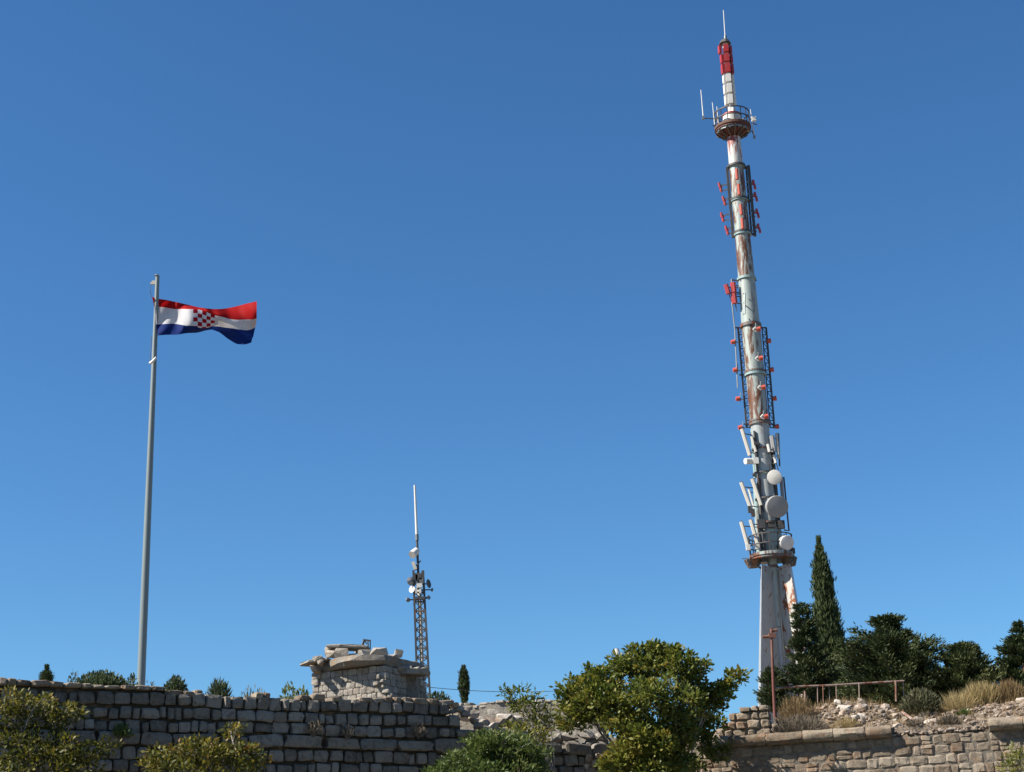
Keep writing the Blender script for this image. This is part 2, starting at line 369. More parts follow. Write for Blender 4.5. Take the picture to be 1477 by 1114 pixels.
# thin coping stones along the top
u = vis0
while u < U(234, 995):
    w_ = random.uniform(.24, .5); h_ = random.uniform(.13,.22)
    if u > U(75,990): h_ = random.uniform(.10,.17)
    place_stone(ST_COPE, lw, LW, u, u+w_, 7.80, 7.80+h_, random.uniform(.0,.05), .62, random.uniform(-.04,.04), gap=.012); u += w_
u = U(238, 1003)
while u < U(646, 1020):
    w_ = random.uniform(.2, .55)
    if random.random() < (.55 if u < U(430,1008) else .92):
        h_ = random.uniform(.08,.15)
        place_stone(ST_COPE, lw, LW, u, u+w_, 7.67, 7.75+h_, random.uniform(-.08,.03), .5, random.uniform(-.08,.08), gap=.015)
    u += w_

# ---- the sunlit retaining wall with its rounded string course
rw = empty('retaining_wall', RW.pt(3, 0), 'sunlit beige block wall with rounded stone string course under the rubble bank', 'wall')
c = MB(); ru0 = (CORNER_X-RW.p.x)/RW.d.x; ru1 = 14
lbox(c, RW, ru0, ru1, 0, 6.34, -.035, -1.0)
lbox(c, RW, ru0, RW.hit(1285,1050)[0], 6.34, 6.6, -.05, -1.0); lbox(c, RW, RW.hit(1425,1040)[0], ru1, 6.34, 6.6, -.05, -1.0)
c.build('wall_core', M['mortar_beige'], rw)
z = 6.33; lv = [z]
while z > 5.1: z -= random.uniform(.25,.33); lv.append(z)
v1 = RW.hit(1640, 1080)[0]
for z1, z0 in zip(lv, lv[1:]):
    u = ru0 + .02
    while u < v1:
        w_ = random.choice([.25,.32,.38,.45,.52,.6])*random.uniform(.9,1.1)
        ue = min(u+w_, v1+.5); zj = random.uniform(-.025,.025); ot = random.uniform(-.025,.02)
        if random.random() < .16 and w_ < .5:
            zm = z0+(z1-z0)*random.uniform(.4,.6)
            place_stone(ST_BEIGE, rw, RW, u, ue, z0, zm, ot, .3, random.uniform(-.04,.04), gap=.008); place_stone(ST_BEIGE, rw, RW, u, ue, zm, z1, ot+.01, .3, random.uniform(-.04,.04), gap=.008)
        else: place_stone(ST_BEIGE, rw, RW, u, ue, z0+zj, z1+random.uniform(-.02,.02), ot, .3, random.uniform(-.035,.035), gap=random.uniform(.0,.02))
        u += w_
def cordon_mesh(seed):
    r = random.Random(seed); mb = MB(); n = 9
    for i, x in enumerate((-.5, -.47, -.2, .1, .47, .5)):
        q = .93 if i in (0, 5) else 1
        for k in range(n):
            a = -math.pi/2 + math.pi*k/(n-1)
            mb.v.append((x, -math.cos(a)*.20*q + r.uniform(-.025,.025), math.sin(a)*.175*q + r.uniform(-.022,.022)))
        mb.v.append((x, .25, .17)); mb.v.append((x, .25, -.17))
    L = n+2
    for i in range(5):
        for k in range(L): mb.f.append((i*L+k, i*L+(k+1)%L, (i+1)*L+(k+1)%L, (i+1)*L+k)); mb.mi.append(0)
    mb.f.append(tuple(range(L))); mb.f.append(tuple(5*L+k for k in reversed(range(L)))); mb.mi += [0,0]
    return mb.mesh('cordon_stone', M['stone_beige'], smooth=True)
CM = [cordon_mesh(i) for i in range(5)]
def cordon(u0, u1):
    u = u0
    while u < u1-.3:
        w_ = min(random.uniform(.8, 1.2), u1-u)
        o = bpy.data.objects.new('cordon_stone', random.choice(CM)); o.location = RW.pt(u+w_/2, 6.52+random.uniform(-.012,.012), .10)
        o.rotation_euler = (0, random.uniform(-.012,.012), RW.a); o.scale = (w_-.015, 1, 1.05); link(o, rw); u += w_
cordon(ru0+2.0, RW.hit(1286,1050)[0]); cordon(RW.hit(1425,1045)[0], v1+1.5)

# ---- broken parapet stub above the string course
ps = empty('broken_parapet', RW.pt(0, 6.7), 'broken block parapet stub beside the rusty post above the string course', 'wall')
sa, sb = RW.hit(1036,1050)[0], RW.hit(1110,1050)[0]
c = MB(); lbox(c, RW, sa+.45, sb-.04, 6.62, 7.42, -.10, -.62); c.build('wall_core', M['mortar_beige'], ps)
lv = [6.68, 6.90, 7.17, 7.42, 7.60]
for i, (z0, z1) in enumerate(zip(lv, lv[1:])):
    u = sb; start = sa + [0, .12, .38, .62][i] + random.uniform(-.05,.05)
    while u > start+.1:
        w_ = random.uniform(.22, .5); a = max(u-w_, start-.05)
        place_stone(ST_BEIGE, ps, RW, a, u, z0, z1+random.uniform(-.02,.02), random.uniform(-.05,.03), .6, random.uniform(-.05,.05), gap=.02); u = a
# end face of the stub
ER = WallFrame(Vector(RW.pt(sb, 0, 0)[:2]), RW.a+math.pi/2)
for i, (z0, z1) in enumerate(zip(lv[:-1], lv[1:])):
    place_stone(ST_BEIGE, ps, ER, .02, .36, z0, z1-.02, .01, .2); place_stone(ST_BEIGE, ps, ER, .36, .66, z0, z1-.03, .0, .2)

# ------------------------------------------------------------------ rocks
def rock_mesh(seed, mat, name='rock', flat=1.0, n=16):
    r = random.Random(seed); bm = bmesh.new()
    for k in range(n):
        v = Vector((r.gauss(0,1), r.gauss(0,1), r.gauss(0,1))).normalized()
        v = Vector([math.copysign(abs(q)**.6, q) for q in v])*r.uniform(.75,1.0)
        bm.verts.new((v.x*.55, v.y*.55, v.z*.55*flat))
    bmesh.ops.convex_hull(bm, input=bm.verts)
    bmesh.ops.delete(bm, geom=[v for v in bm.verts if not v.link_faces], context='VERTS')
    bmesh.ops.recalc_face_normals(bm, faces=bm.faces)
    me = bpy.data.meshes.new(name); bm.to_mesh(me); bm.free(); me.materials.append(mat); return me
RK = [rock_mesh(i, M['rubble']) for i in range(14)]
RKP = [rock_mesh(40+i, M['stone_pale']) for i in range(8)]
RKG = [rock_mesh(70+i, M['stone_grey']) for i in range(8)]
def rock(loc, s, var=RK, name='rock', parent=None, rz=None, rx=None):
    o = bpy.data.objects.new(name, random.choice(var)); o.location = loc; o.scale = s
    o.rotation_euler = (random.uniform(-.4,.4) if rx is None else rx, random.uniform(-.3,.3) if rx is None else 0, random.uniform(0,6.3) if rz is None else rz)
    return link(o, parent)
# uncountable small rubble of the bank
def rubble_mesh(name, spots, mat, label, cat):
    mb = MB(); src = [( [tuple(v.co) for v in me.vertices], [tuple(p.vertices) for p in me.polygons]) for me in RK]
    for (p, s) in spots:
        vs_, fs_ = random.choice(src); a = random.uniform(0,6.28); b = random.uniform(-.5,.5)
        Mx = Matrix.Rotation(a, 3, 'Z') @ Matrix.Rotation(b, 3, 'X') @ Matrix.Diagonal((s*random.uniform(.8,1.5), s*random.uniform(.7,1.2), s*random.uniform(.4,.8)))
        mb.add([Vector(p)+Mx @ Vector(v) for v in vs_], fs_)
    o = mb.build(name, mat); o['kind'] = 'stuff'; return tag(o, label, cat)
spots = []
for k in range(3200):
    px = random.choice([random.uniform(1115,1500), random.gauss(1230,45), random.gauss(1390,40), random.uniform(1425,1500), random.uniform(1480,1640)])
    d = random.uniform(0.3, 3.0); base = RW.hit(px, 1040)[0]
    q = RW.pt(base, 0, -d); x, y = q.x, q.y
    dens = .25 + .75*max(0, hash2(x*1.3, y*1.7)+.5)
    if random.random() > dens: continue
    s = random.choice([.06,.08,.1,.12,.15,.2])*random.uniform(.8,1.3)
    spots.append(((x, y, terrace_z(x, y)+s*.12), s))
# stones spilled where the string course is missing
for k in range(200):
    px = random.uniform(1283, 1428); u = RW.hit(px, 1050)[0]; s = random.uniform(.06,.17)
    q = RW.pt(u, 0, random.uniform(-.5, -.02)); spots.append(((q.x, q.y, 6.36+s*.2 + random.uniform(0,.12)), s))
rubble_mesh('rubble', spots, M['rubble'], 'pale stone rubble covering the bank above the beige retaining wall', 'rubble')
# the larger loose stones one by one
big = []
for k in range(46):
    px = random.choice([random.uniform(1125,1470), random.gauss(1225,40), random.gauss(1440,30), random.gauss(1330,30)]); d = random.uniform(.5, 2.4)
    q = RW.pt(RW.hit(px,1040)[0], 0, -d); s = random.uniform(.2,.38)
    o = rock((q.x, q.y, terrace_z(q.x, q.y)+.04), (s*random.uniform(1,1.5), s, s*random.uniform(.5,.8)), name='loose_stone')
    zn = [('pale loose stone lying in the brush right of the rusty post','loose stones in the brush by the rusty post') if px < 1165 else ('pale loose stone on the rubble mound below the rusty railing','loose stones on the mound below the railing') if px < 1283 else ('pale loose stone in the gap of the string course near the dry bushes','loose stones in the string course gap') if px < 1425 else ('pale loose stone resting on the bank above the far string course piece','loose stones above the far string course piece')][0]
    tag(o, zn[0], 'stone', zn[1])

# ---- broken outer corner behind the leafy trees: ruined stones, shade and lit top painted by stone colour
rc = empty('ruined_wall_corner', (CORNER_X, RW.yat(CORNER_X), 6.3), 'crumbled stone wall corner coloured dark as shade with broken top pale as sunlit behind the leafy tree', 'wall')
for (px, py, w_, h_, Yo) in [(800,1066,26,12,0),(822,1062,24,12,0),(846,1060,26,13,0),(868,1064,22,12,.1),(888,1068,24,7,.1),(905,1070,26,6,.2),
                            (802,1080,26,16,.1),(826,1077,24,18,.0),(850,1077,26,18,.1),(874,1080,24,16,.2),(897,1082,26,16,.3),
                            (806,1096,30,16,0),(834,1095,26,17,.1),(858,1097,24,18,-.1),(883,1098,26,16,.2),(910,1099,28,17,.3),(812,1112,30,16,0),(840,1112,28,16,.1),(868,1113,26,16,0),(895,1114,28,16,.2),
                            (780,1072,26,16,.2),(776,1090,28,18,.2),(782,1108,30,18,.1), (930,1074,26,10,.4),(955,1076,26,9,.5)]:
    Y = front_y(CORNER_X)-.45+Yo; p = at(px, py, Y); k = sc(py, Y)
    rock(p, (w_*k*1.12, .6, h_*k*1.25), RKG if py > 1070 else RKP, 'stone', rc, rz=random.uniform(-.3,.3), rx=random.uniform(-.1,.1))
for (px, py, w_) in [(850,1093,12),(858,1100,10),(846,1106,10),(862,1090,9)]:
    Y = front_y(CORNER_X)-.9; p = at(px, py, Y); k = sc(py, Y); rock(p, (w_*k,)*3, RK, 'stone', rc)

# ---- broken end of the shaded wall, pale stones caught by the sun
be = empty('collapsed_wall_end', LW.pt(U(700,1050), 6.6), 'heap of pale broken stones at the collapsed end of the shaded wall', 'rubble')
for (px, py, w_, h_, Y) in [(655,1018,14,8,48.6),(663,1024,12,9,48.7),(652,1026,10,8,48.6),(672,1030,14,9,48.8),(684,1040,12,9,48.9),(690,1048,13,9,49),(698,1042,12,8,49.3),(706,1040,16,14,49.5),(712,1048,16,12,49.3),(728,1034,24,10,49.9),(722,1042,14,13,49.6),(738,1044,14,16,49.9),(746,1038,14,10,50),(752,1048,16,14,50.1),(700,1054,18,9,49.2),(725,1056,26,9,49.5),(755,1060,24,12,50),(776,1064,22,12,50.4)]:
    p = at(px, py, Y); k = sc(py, Y); rock(p, (w_*k*1.15, .5, h_*k*1.2), RKP if random.random() < .6 else RK, 'stone', be, rz=random.uniform(-.3,.3), rx=random.uniform(-.2,.2))

# ---- inner plastered wall in sun
IW = WallFrame(Vector((at(640,1040,57).x, at(640,1040,57).y)), R(-12))
iw = empty('inner_wall', IW.pt(2, 6.4), 'sunlit grey plastered wall with layered coping behind the gap in the fortress wall', 'wall')
prof = [(648,1022),(655,1016),(668,1013),(690,1012),(715,1010),(740,1009),(770,1009),(800,1008),(830,1009),(870,1010)]
pts = [IW.hit(*q) for q in prof]
c = MB(); n = len(pts)
front = [IW.pt(u, 6.3, 0) for u, z in pts] + [IW.pt(u, z-.12, random.uniform(-.02,.02)) for u, z in pts]
back = [IW.pt(u, 6.3, -.7) for u, z in pts] + [IW.pt(u, z-.12, -.7) for u, z in pts]
for i in range(n-1):
    c.add([front[i], front[i+1], front[n+i+1], front[n+i]], [(0,1,2,3)]); c.add([back[i], back[i+1], back[n+i+1], back[n+i]], [(0,3,2,1)])
    c.add([front[n+i], front[n+i+1], back[n+i+1], back[n+i]], [(0,1,2,3)])
c.add([front[0], front[n], back[n], back[0]], [(0,1,2,3)]); c.add([front[n-1], front[2*n-1], back[2*n-1], back[n-1]], [(0,1,2,3)])
c.build('plaster_face', M['plaster'], iw)
for (ua_, za), (ub_, zb) in zip(pts, pts[1:]):
    u = ua_
    while u < ub_-.05:
        w_ = min(random.uniform(.2,.45), ub_-u); zz = za+(zb-za)*(u+w_/2-ua_)/(ub_-ua_)
        if random.random() < .8: place_stone(ST_PALE, iw, IW, u, u+w_, zz-.12, zz-.02+random.uniform(-.02,.03), random.uniform(.0,.07), .6, random.uniform(-.05,.05), gap=.01)
        place_stone(ST_PALE, iw, IW, u, u+w_*.98, zz-.24, zz-.125, random.uniform(.0,.05), .4, random.uniform(-.03,.03), gap=.01)
        u += w_
# ashlar courses showing where plaster has fallen
for r_ in range(4):
    u = pts[0][0]+.1*r_
    while u < pts[-1][0]:
        w_ = random.uniform(.3,.6); zt = np.interp(u, [q[0] for q in pts], [q[1] for q in pts])
        if random.random() < .45: place_stone(ST_PALE, iw, IW, u, u+w_, zt-.52-.27*r_, zt-.26-.27*r_, random.uniform(.0,.025), .2, gap=.012)
        u += w_
# rocky fall at its left end
for (px, py, w_, h_) in [(652,1024,16,8),(662,1021,14,7),(660,1030,16,9),(672,1026,12,8),(668,1036,18,10),(650,1034,14,9),(682,1034,16,8)]:
    p = at(px, py, 56.3); k = sc(py, 56.3); rock(p, (w_*k*1.2, .5, h_*k*1.2), RK if random.random()<.5 else RKP, 'stone', iw)

# ------------------------------------------------------------------ ruined turret
TY = 49.6; SIDE = 2.62
TA = R(-25)
Cn_ = at(556, 990, TY-1.6)
dL = Vector((math.cos(TA), math.sin(TA))); dR = Vector((-math.sin(TA), math.cos(TA)))
TL = WallFrame(Vector((Cn_.x, Cn_.y))-dL*SIDE, TA); TRr = WallFrame(Vector((Cn_.x, Cn_.y)), TA+math.pi/2); TB = WallFrame(Vector((Cn_.x, Cn_.y))-dL*SIDE+dR*SIDE, TA-math.pi/2)
cc = Vector((Cn_.x, Cn_.y))-dL*SIDE/2+dR*SIDE/2; tc = Vector((cc.x, cc.y, 6.5))
tu = empty('ruined_turret', (tc.x, tc.y, 6.5), 'square ruined stone turret with broken concrete roof behind the shaded wall', 'turret')
zt = at(521, 963, TY-1.3).z
core = MB(); lbox(core, TL, .05, SIDE-.05, 6.3, zt, -.05, -SIDE+.05); core.build('turret_core', M['plaster'], tu)
nrow = 11; hh = (zt-6.78)/nrow
def face(fr, length, decay):
    for r_ in range(nrow):
        u = -random.uniform(0, .02)
        while u < length-.02:
            w_ = min(random.uniform(.14, .34), length+.02-u); z0 = 6.78+r_*hh; e_ = decay(u+w_/2, r_)
            if e_ is not None:
                place_stone(ST_FLAT, tu, fr, u, u+w_, z0+random.uniform(-.008,.008), z0+hh+random.uniform(-.012,.008), e_+random.uniform(-.01,.012), .22, random.uniform(-.025,.025), gap=random.uniform(.004,.014))
            u += w_
def dec_l(u, r_):
    if u > SIDE-.42 and r_ in (2,3,4,5): return random.choice([None, .02, .06, -.03])
    if u < .4 and r_ > 4: return random.choice([.0, .05, -.03, None])
    return 0.0
face(TL, SIDE, dec_l); face(TRr, SIDE, lambda u, r_: None if (u < .3 and r_ in (3,4,5) and random.random() < .5) else random.uniform(-.02,.02))
face(TB, SIDE, lambda u, r_: random.uniform(-.02,.03))
for (px, py, w_, h_) in [(545,976,5,7),(550,982,6,5),(541,986,9,6),(550,990,6,4),(555,997,11,6),(562,1003,8,6)]:
    Y = Cn_.y-.06; p = at(px, py, Y); k = sc(py, Y); o = bpy.data.objects.new('stone', random.choice(ST_PALE)); o.location = p; o.rotation_euler = (0, random.uniform(-.1,.1), TA+random.uniform(-.2,.2)); o.scale = (w_*k, .2, h_*k); link(o, tu)
# upper ring of plaster under the roof
def slab(name, outline, z0, z1, mat, parent, jag=.05, tilt=(0,0), seed=1, label=None):
    r = random.Random(seed); n = len(outline); cx = sum(p[0] for p in outline)/n; cy = sum(p[1] for p in outline)/n
    mb = MB(); rings = []
    for (zz, k) in ((z0, .93), (z0+.4*(z1-z0), 1.0), (z1-.02, .985), (z1, .93)):
        ring = []
        for (x, y) in outline:
            xx = cx+(x-cx)*k+r.uniform(-jag,jag)*.6; yy = cy+(y-cy)*k+r.uniform(-jag,jag)*.6
            ring.append(len(mb.v)); mb.v.append((xx, yy, zz+tilt[0]*(xx-cx)+tilt[1]*(yy-cy)+r.uniform(-jag,jag)*.4))
        rings.append(ring)
    for A, B in zip(rings, rings[1:]):
        for i in range(n): mb.f.append((A[i], A[(i+1)%n], B[(i+1)%n], B[i])); mb.mi.append(0)
    mb.f.append(tuple(reversed(rings[0]))); mb.f.append(tuple(rings[-1])); mb.mi += [0,0]
    return mb.build(name, mat, parent, label=label)
def circ(cx, cy, r, n, jit, seed, a0=0, a1=2*math.pi):
    q = random.Random(seed); return [(cx+math.cos(a0+(a1-a0)*k/n)*(r+q.uniform(-jit,jit)), cy+math.sin(a0+(a1-a0)*k/n)*(r+q.uniform(-jit,jit))) for k in range(n)]
k_ = sc(955, TY)
_so = []; _q = random.Random(4)
for fr_, bul in ((TL,.50),(TRr,.16),(WallFrame(TRr.p+dR*SIDE, TA+math.pi),.1),(TB,.12)):
    for i_ in range(9):
        f_ = i_/9; ov = .04+bul*math.sin(math.pi*min(1, max(0, (f_-.2)/.78)))+_q.uniform(-.04,.04); pp_ = fr_.pt(f_*SIDE, 0, ov); _so.append((pp_.x, pp_.y))
slab('roof_slab', _so, zt-.01, zt+.30, M['concrete'], tu, .06, (.0,-.02), 3)
# thin broken lip on the left, ledge on the right
sL = at(452, 958, TY-.5); slab('slab_fragment', [(sL.x-.42,sL.y-.1),(sL.x-.1,sL.y-.45),(sL.x+.5,sL.y-.5),(sL.x+.6,sL.y+.3),(sL.x-.1,sL.y+.35)], sL.z-.02, sL.z+.09, M['concrete'], tu, .03, (.12,0), 5)
sR = at(598, 970, TY-.4); slab('slab_fragment', [(sR.x-.9,sR.y-.35),(sR.x-.2,sR.y-.5),(sR.x+.46,sR.y-.3),(sR.x+.5,sR.y+.1),(sR.x,sR.y+.5),(sR.x-.9,sR.y+.5)], sR.z-.10, sR.z+.07, M['concrete'], tu, .04, (-.03,0), 6)
# second broken slab and the rubble standing on the roof
s2 = at(487, 938, TY-.3); slab('slab_fragment', [(s2.x-.34,s2.y-.3),(s2.x+.1,s2.y-.4),(s2.x+.5,s2.y-.35),(s2.x+.95,s2.y-.25),(s2.x+1.0,s2.y+.4),(s2.x-.3,s2.y+.5)], s2.z+.02, s2.z+.12, M['concrete'], tu, .03, (-.05,0), 7)
for (px, py, w_, h_, dy, v) in [(479,944,18,12,-.5,0),(493,943,22,18,-.7,1),(507,947,12,8,-.7,1),(527,943,18,13,-.8,1),(548,941,27,14,-.7,1),(576,942,13,12,-.6,0),(566,948,16,7,-.9,1),(473,939,10,10,-.3,0),(518,938,12,9,.2,0),(458,952,16,10,-.9,1),(462,957,10,8,-1.0,1),(455,966,10,10,-.9,0),(512,950,14,5,-1.2,1)]:
    Y = TY+dy; p = at(px, py, Y); k = sc(py, Y)
    rock(p, (w_*k*1.1, random.uniform(.35,.6), h_*k*1.15), RKP if v else RK, 'stone', tu, rz=random.uniform(-.4,.4), rx=random.uniform(-.15,.15))
for (px, py, w_, h_, dy) in [(587,966,22,14,-.7),(610,967,14,9,-.5),(577,966,12,7,-.8),(600,965,12,7,-.6)]:
    Y = TY+dy; p = at(px, py, Y); k = sc(py, Y); rock(p, (w_*k, .4, h_*k), RKP, 'stone', tu)
# dark pier under the right ledge
pr = at(592, 990, TY-.1); c = MB(); zb = 6.4
c.prism([(pr.x-.35,pr.y-.35,zb),(pr.x+.28,pr.y-.25,zb),(pr.x+.3,pr.y+.4,zb),(pr.x-.35,pr.y+.4,zb)], [(pr.x-.35,pr.y-.35,sR.z-.06),(pr.x+.2,pr.y-.25,sR.z-.06),(pr.x+.22,pr.y+.4,sR.z-.06),(pr.x-.35,pr.y+.4,sR.z-.06)])
c.build('pier', M['stone_grey'], tu)
# steel trestle on the roof
P = lambda x, y, d=0: at(x, y, TY+d)
fb = at(527, 938, TY); mf = empty('steel_trestle', (fb.x, fb.y, fb.z), 'small dark steel trestle frame on the turret roof', 'frame')
for a, b in (((519.5,938,-.2),(525,923,-.1)), ((521.5,938,.2),(526,923,.1)), ((531.5,937,-.2),(530.5,923.5,-.1)), ((534,937,.2),(534,924,.1))):
    MB().bar(P(*a), P(*b), .035).build('leg', M['steel_dark'], mf)
MB().bar(P(523.5,923,0), P(535,924.5,0), .05).build('top_rail', M['steel_dark'], mf); MB().bar(P(526,924,0), P(529,929,0), .04).build('brace', M['steel_dark'], mf)

# ------------------------------------------------------------------ flagpole and flag
FY = 60.0
fp_b = at(203.2, 992, FY); fp_t = at(227.2, 398, FY)
zb = terrace_z(fp_b.x, fp_b.y)-.1
k = sc(700, FY)
pole_x = fp_b.x
fp = empty('flagpole', (pole_x, FY, zb), 'tall tapered grey metal flagpole rising behind the shaded wall', 'flagpole')
def P(px, py, dy=0): return at(px, py, FY+dy)
MB().tube([(pole_x, FY, zb), (pole_x, FY, fp_b.z+4), (fp_t.x, FY, fp_t.z-4), (fp_t.x, FY, fp_t.z)], [.165, .15, .105, .085], 20).build('pole', M['pole_paint'], fp, smooth=True)
MB().ring((pole_x, FY, zb), .05, .32, .05).build('base_plate', M['galv'], fp)
MB().tube([P(226,398.5), P(226.4,396.5)], [.11,.07], 16).build('finial_cap', M['galv'], fp)
pu = MB(); pu.box(P(222,408), (.16,.1,.16)); pu.bar(P(217,409), P(225,408.5), .07); pu.build('pulley_bracket', M['cream_panel'], fp)
MB().tube([P(217.5,410,-.05), P(216.5,420,-.05), P(218.5,429,-.05)], .012, 5).build('halyard', M['cable'], fp)
MB().tube([P(216,524.5,-.2), P(221,521,-.24), P(225,516,-.16)], [.05,.055,.05], 8).build('halyard_tie', M['white_panel'], fp, smooth=True)
MB().tube([P(219,484,-.14), P(216,524,-.16)], .012, 5).build('halyard', M['cable'], fp)

# flag: cloth surface through the seams seen in the photograph, with wind folds in depth
ux = [0, .06, .14, .24, .34, .42, .50, .58, .66, .74, .82, .90, .96, 1.0]
pxs = [218.6, 227.5, 241, 257, 272, 284, 296, 307, 318, 330, 343, 356, 365, 371]
top = [428, 431, 433, 436.5, 440, 443, 444.8, 446, 446, 444.5, 441.5, 438, 436, 434.5]
rwb = [441.5, 443, 444, 446.5, 446, 446, 450, 454, 457, 460, 461.5, 461.5, 461, 459]
wbb = [468, 468, 467, 468, 470, 471, 472, 471, 471.5, 473, 475.5, 476.5, 475, 472]
bot = [483, 484, 483.5, 482.5, 481, 480, 477.5, 475.5, 479, 489, 496, 497.5, 496, 493.5]
NU, NV = 96, 42
uu = np.linspace(0, 1, NU+1)
def sm(a):
    y = np.interp(uu, ux, a); kk = np.array([1,2,3,2,1])/9; yp = np.pad(y, 2, mode='edge'); return np.convolve(yp, kk, 'valid')
PX, T_, A_, B_, C_ = sm(pxs), sm(top), sm(rwb), sm(wbb), sm(bot)
vv = np.linspace(0, 1, NV+1); fl = MB(); uvs = []
for j, v in enumerate(vv):
    for i, u in enumerate(uu):
        t3 = v*3; y = (T_[i]+(A_[i]-T_[i])*t3) if t3 < 1 else ((A_[i]+(B_[i]-A_[i])*(t3-1)) if t3 < 2 else (B_[i]+(C_[i]-B_[i])*(t3-2)))
        px = PX[i] + (-3.0*max(0, v-.6)*u*u*3) + (3*v if u < .06 else 0)*0 + 9*v*max(0, .06-u)/.06
        if u > .9: px -= (u-.9)*60*max(0, v-.35)*(1.0 if v < .9 else 1.3)*.8
        dep = .95*u + .24*math.sin(9.5*u+2.2*v)*min(1, u*4) + .16*math.sin(17*u-5*v+1)*min(1, u*5) + (.38*math.sin(math.pi*v*1.5+4.2*u)) * (.12+.88*u) + .07*math.sin(46*u*(1-.35*v)+9*v)*min(1,u*8+.3)*(1.2 if u < .3 else .45)
        y += .55*math.sin(31*u+7*v)*(.6 if .03 < u < .97 else 0)*(1 if v > .05 else 0)
        fl.v.append(tuple(at(px, y, FY-.15+dep))); uvs.append((u, 1-v))
for j in range(NV):
    for i in range(NU):
        a = j*(NU+1)+i; fl.f.append((a, a+1, a+NU+2, a+NU+1)); fl.mi.append(0)
ma, t, b, o = newmat('flag_cloth')
uvn = t.nodes.new('ShaderNodeUVMap'); uvn.uv_map = 'UVMap'
sep = t.nodes.new('ShaderNodeSeparateXYZ'); t.links.new(uvn.outputs[0], sep.inputs[0]); u_, v_ = sep.outputs[0], sep.outputs[1]
col = mix(t, math_(t, 'GREATER_THAN', v_, 1/3), (.005,.018,.11), (.46,.46,.485))
col = mix(t, math_(t, 'GREATER_THAN', v_, 2/3), col, (.28,.005,.007))
cx = math_(t, 'MULTIPLY', math_(t, 'SUBTRACT', u_, .385), 5/.215); cy = math_(t, 'MULTIPLY', math_(t, 'SUBTRACT', .672, v_), 5/.415)
ex = math_(t, 'ABSOLUTE', math_(t, 'SUBTRACT', cx, 2.5)); lim = math_(t, 'SUBTRACT', 5.0, math_(t, 'MULTIPLY', math_(t, 'POWER', math_(t, 'DIVIDE', ex, 2.5), 3.0), 1.9))
ins = math_(t, 'MULTIPLY', math_(t, 'MULTIPLY', math_(t, 'GREATER_THAN', cx, 0.0), math_(t, 'LESS_THAN', cx, 5.0)), math_(t, 'MULTIPLY', math_(t, 'GREATER_THAN', cy, 0.0), math_(t, 'LESS_THAN', cy, lim)))
par = math_(t, 'MODULO', math_(t, 'ADD', math_(t, 'FLOOR', cx), math_(t, 'FLOOR', cy)), 2.0)
chk = mix(t, math_(t, 'LESS_THAN', par, .5), (.52,.52,.54), (.28,.005,.010))
col = mix(t, ins, col, chk)
t.links.new(col, b.inputs['Base Color']); b.inputs['Roughness'].default_value = .75; b.inputs['Specular IOR Level'].default_value = .08
tr = t.nodes.new('ShaderNodeBsdfTranslucent'); t.links.new(col, tr.inputs[0]); ms = t.nodes.new('ShaderNodeMixShader'); ms.inputs[0].default_value = .28
t.links.new(b.outputs[0], ms.inputs[1]); t.links.new(tr.outputs[0], ms.inputs[2]); t.links.new(ms.outputs[0], o.inputs[0])
me = bpy.data.meshes.new('flag'); me.from_pydata(fl.v, [], fl.f); me.materials.append(ma)
ul = me.uv_layers.new(name='UVMap')
li = np.zeros(len(me.loops), dtype=np.int32); me.loops.foreach_get('vertex_index', li)
ul.data.foreach_set('uv', np.array(uvs)[li].ravel()); me.shade_smooth()
fo = bpy.data.objects.new('flag', me); COL.objects.link(fo)
tag(fo, 'red white and blue flag with checkered shield waving from the pole', 'flag')

# ------------------------------------------------------------------ communication tower
TWY = 84.0
def T(px, py, dy=0.0): return at(px, py, TWY+dy)
ax_b = T(1112, 790); AX = ax_b.x
def zpy(py):                                   # height of the tower axis at an image row
    px = 1112 + (py-790)*.0904
    return T(px, py).z
def kpx(py): return sc(py, TWY)
tz0 = terrace_z(AX, TWY)
tw = empty('communication_tower', (AX, TWY, tz0), 'tall rusty white and blue tubular communication tower with dishes and antennas', 'tower')
# three splayed box legs
def leg(top, bot, mt='leg_paint'):
    MB().prism(bot, top).build('leg', M[mt], tw)
zt_, zb_ = zpy(818), tz0-.3
def lp(px, py, dy):
    p = T(px, py, dy); return p
def legc(corn_top, corn_bot, mt='leg_paint'):
    topv = [Vector((T(px,818,dy).x, TWY+dy, zt_)) for px, dy in corn_top]
    botv = []
    for px, dy in corn_bot:
        p = T(px, 1005, dy); botv.append(p)
    # extend below to the ground along the same edges
    ext = []
    for a_, b_ in zip(topv, botv):
        k = (zb_-a_.z)/(b_.z-a_.z); ext.append(a_+(b_-a_)*k)
    leg(topv, ext, mt)
legc([(1099,-.75),(1116,-.05),(1113,.5),(1097,.0)], [(1097,-1.4),(1131,.0),(1127,.9),(1093.5,-.3)])
legc([(1122,-.05),(1139,-.75),(1142,.1),(1127,.6)], [(1136,.1),(1170,-1.3),(1175,-.4),(1142,.9)], 'leg_rusty')
legc([(1110,.75),(1130,.75),(1130,1.3),(1110,1.3)], [(1112,2.2),(1146,2.2),(1146,3.2),(1112,3.2)])
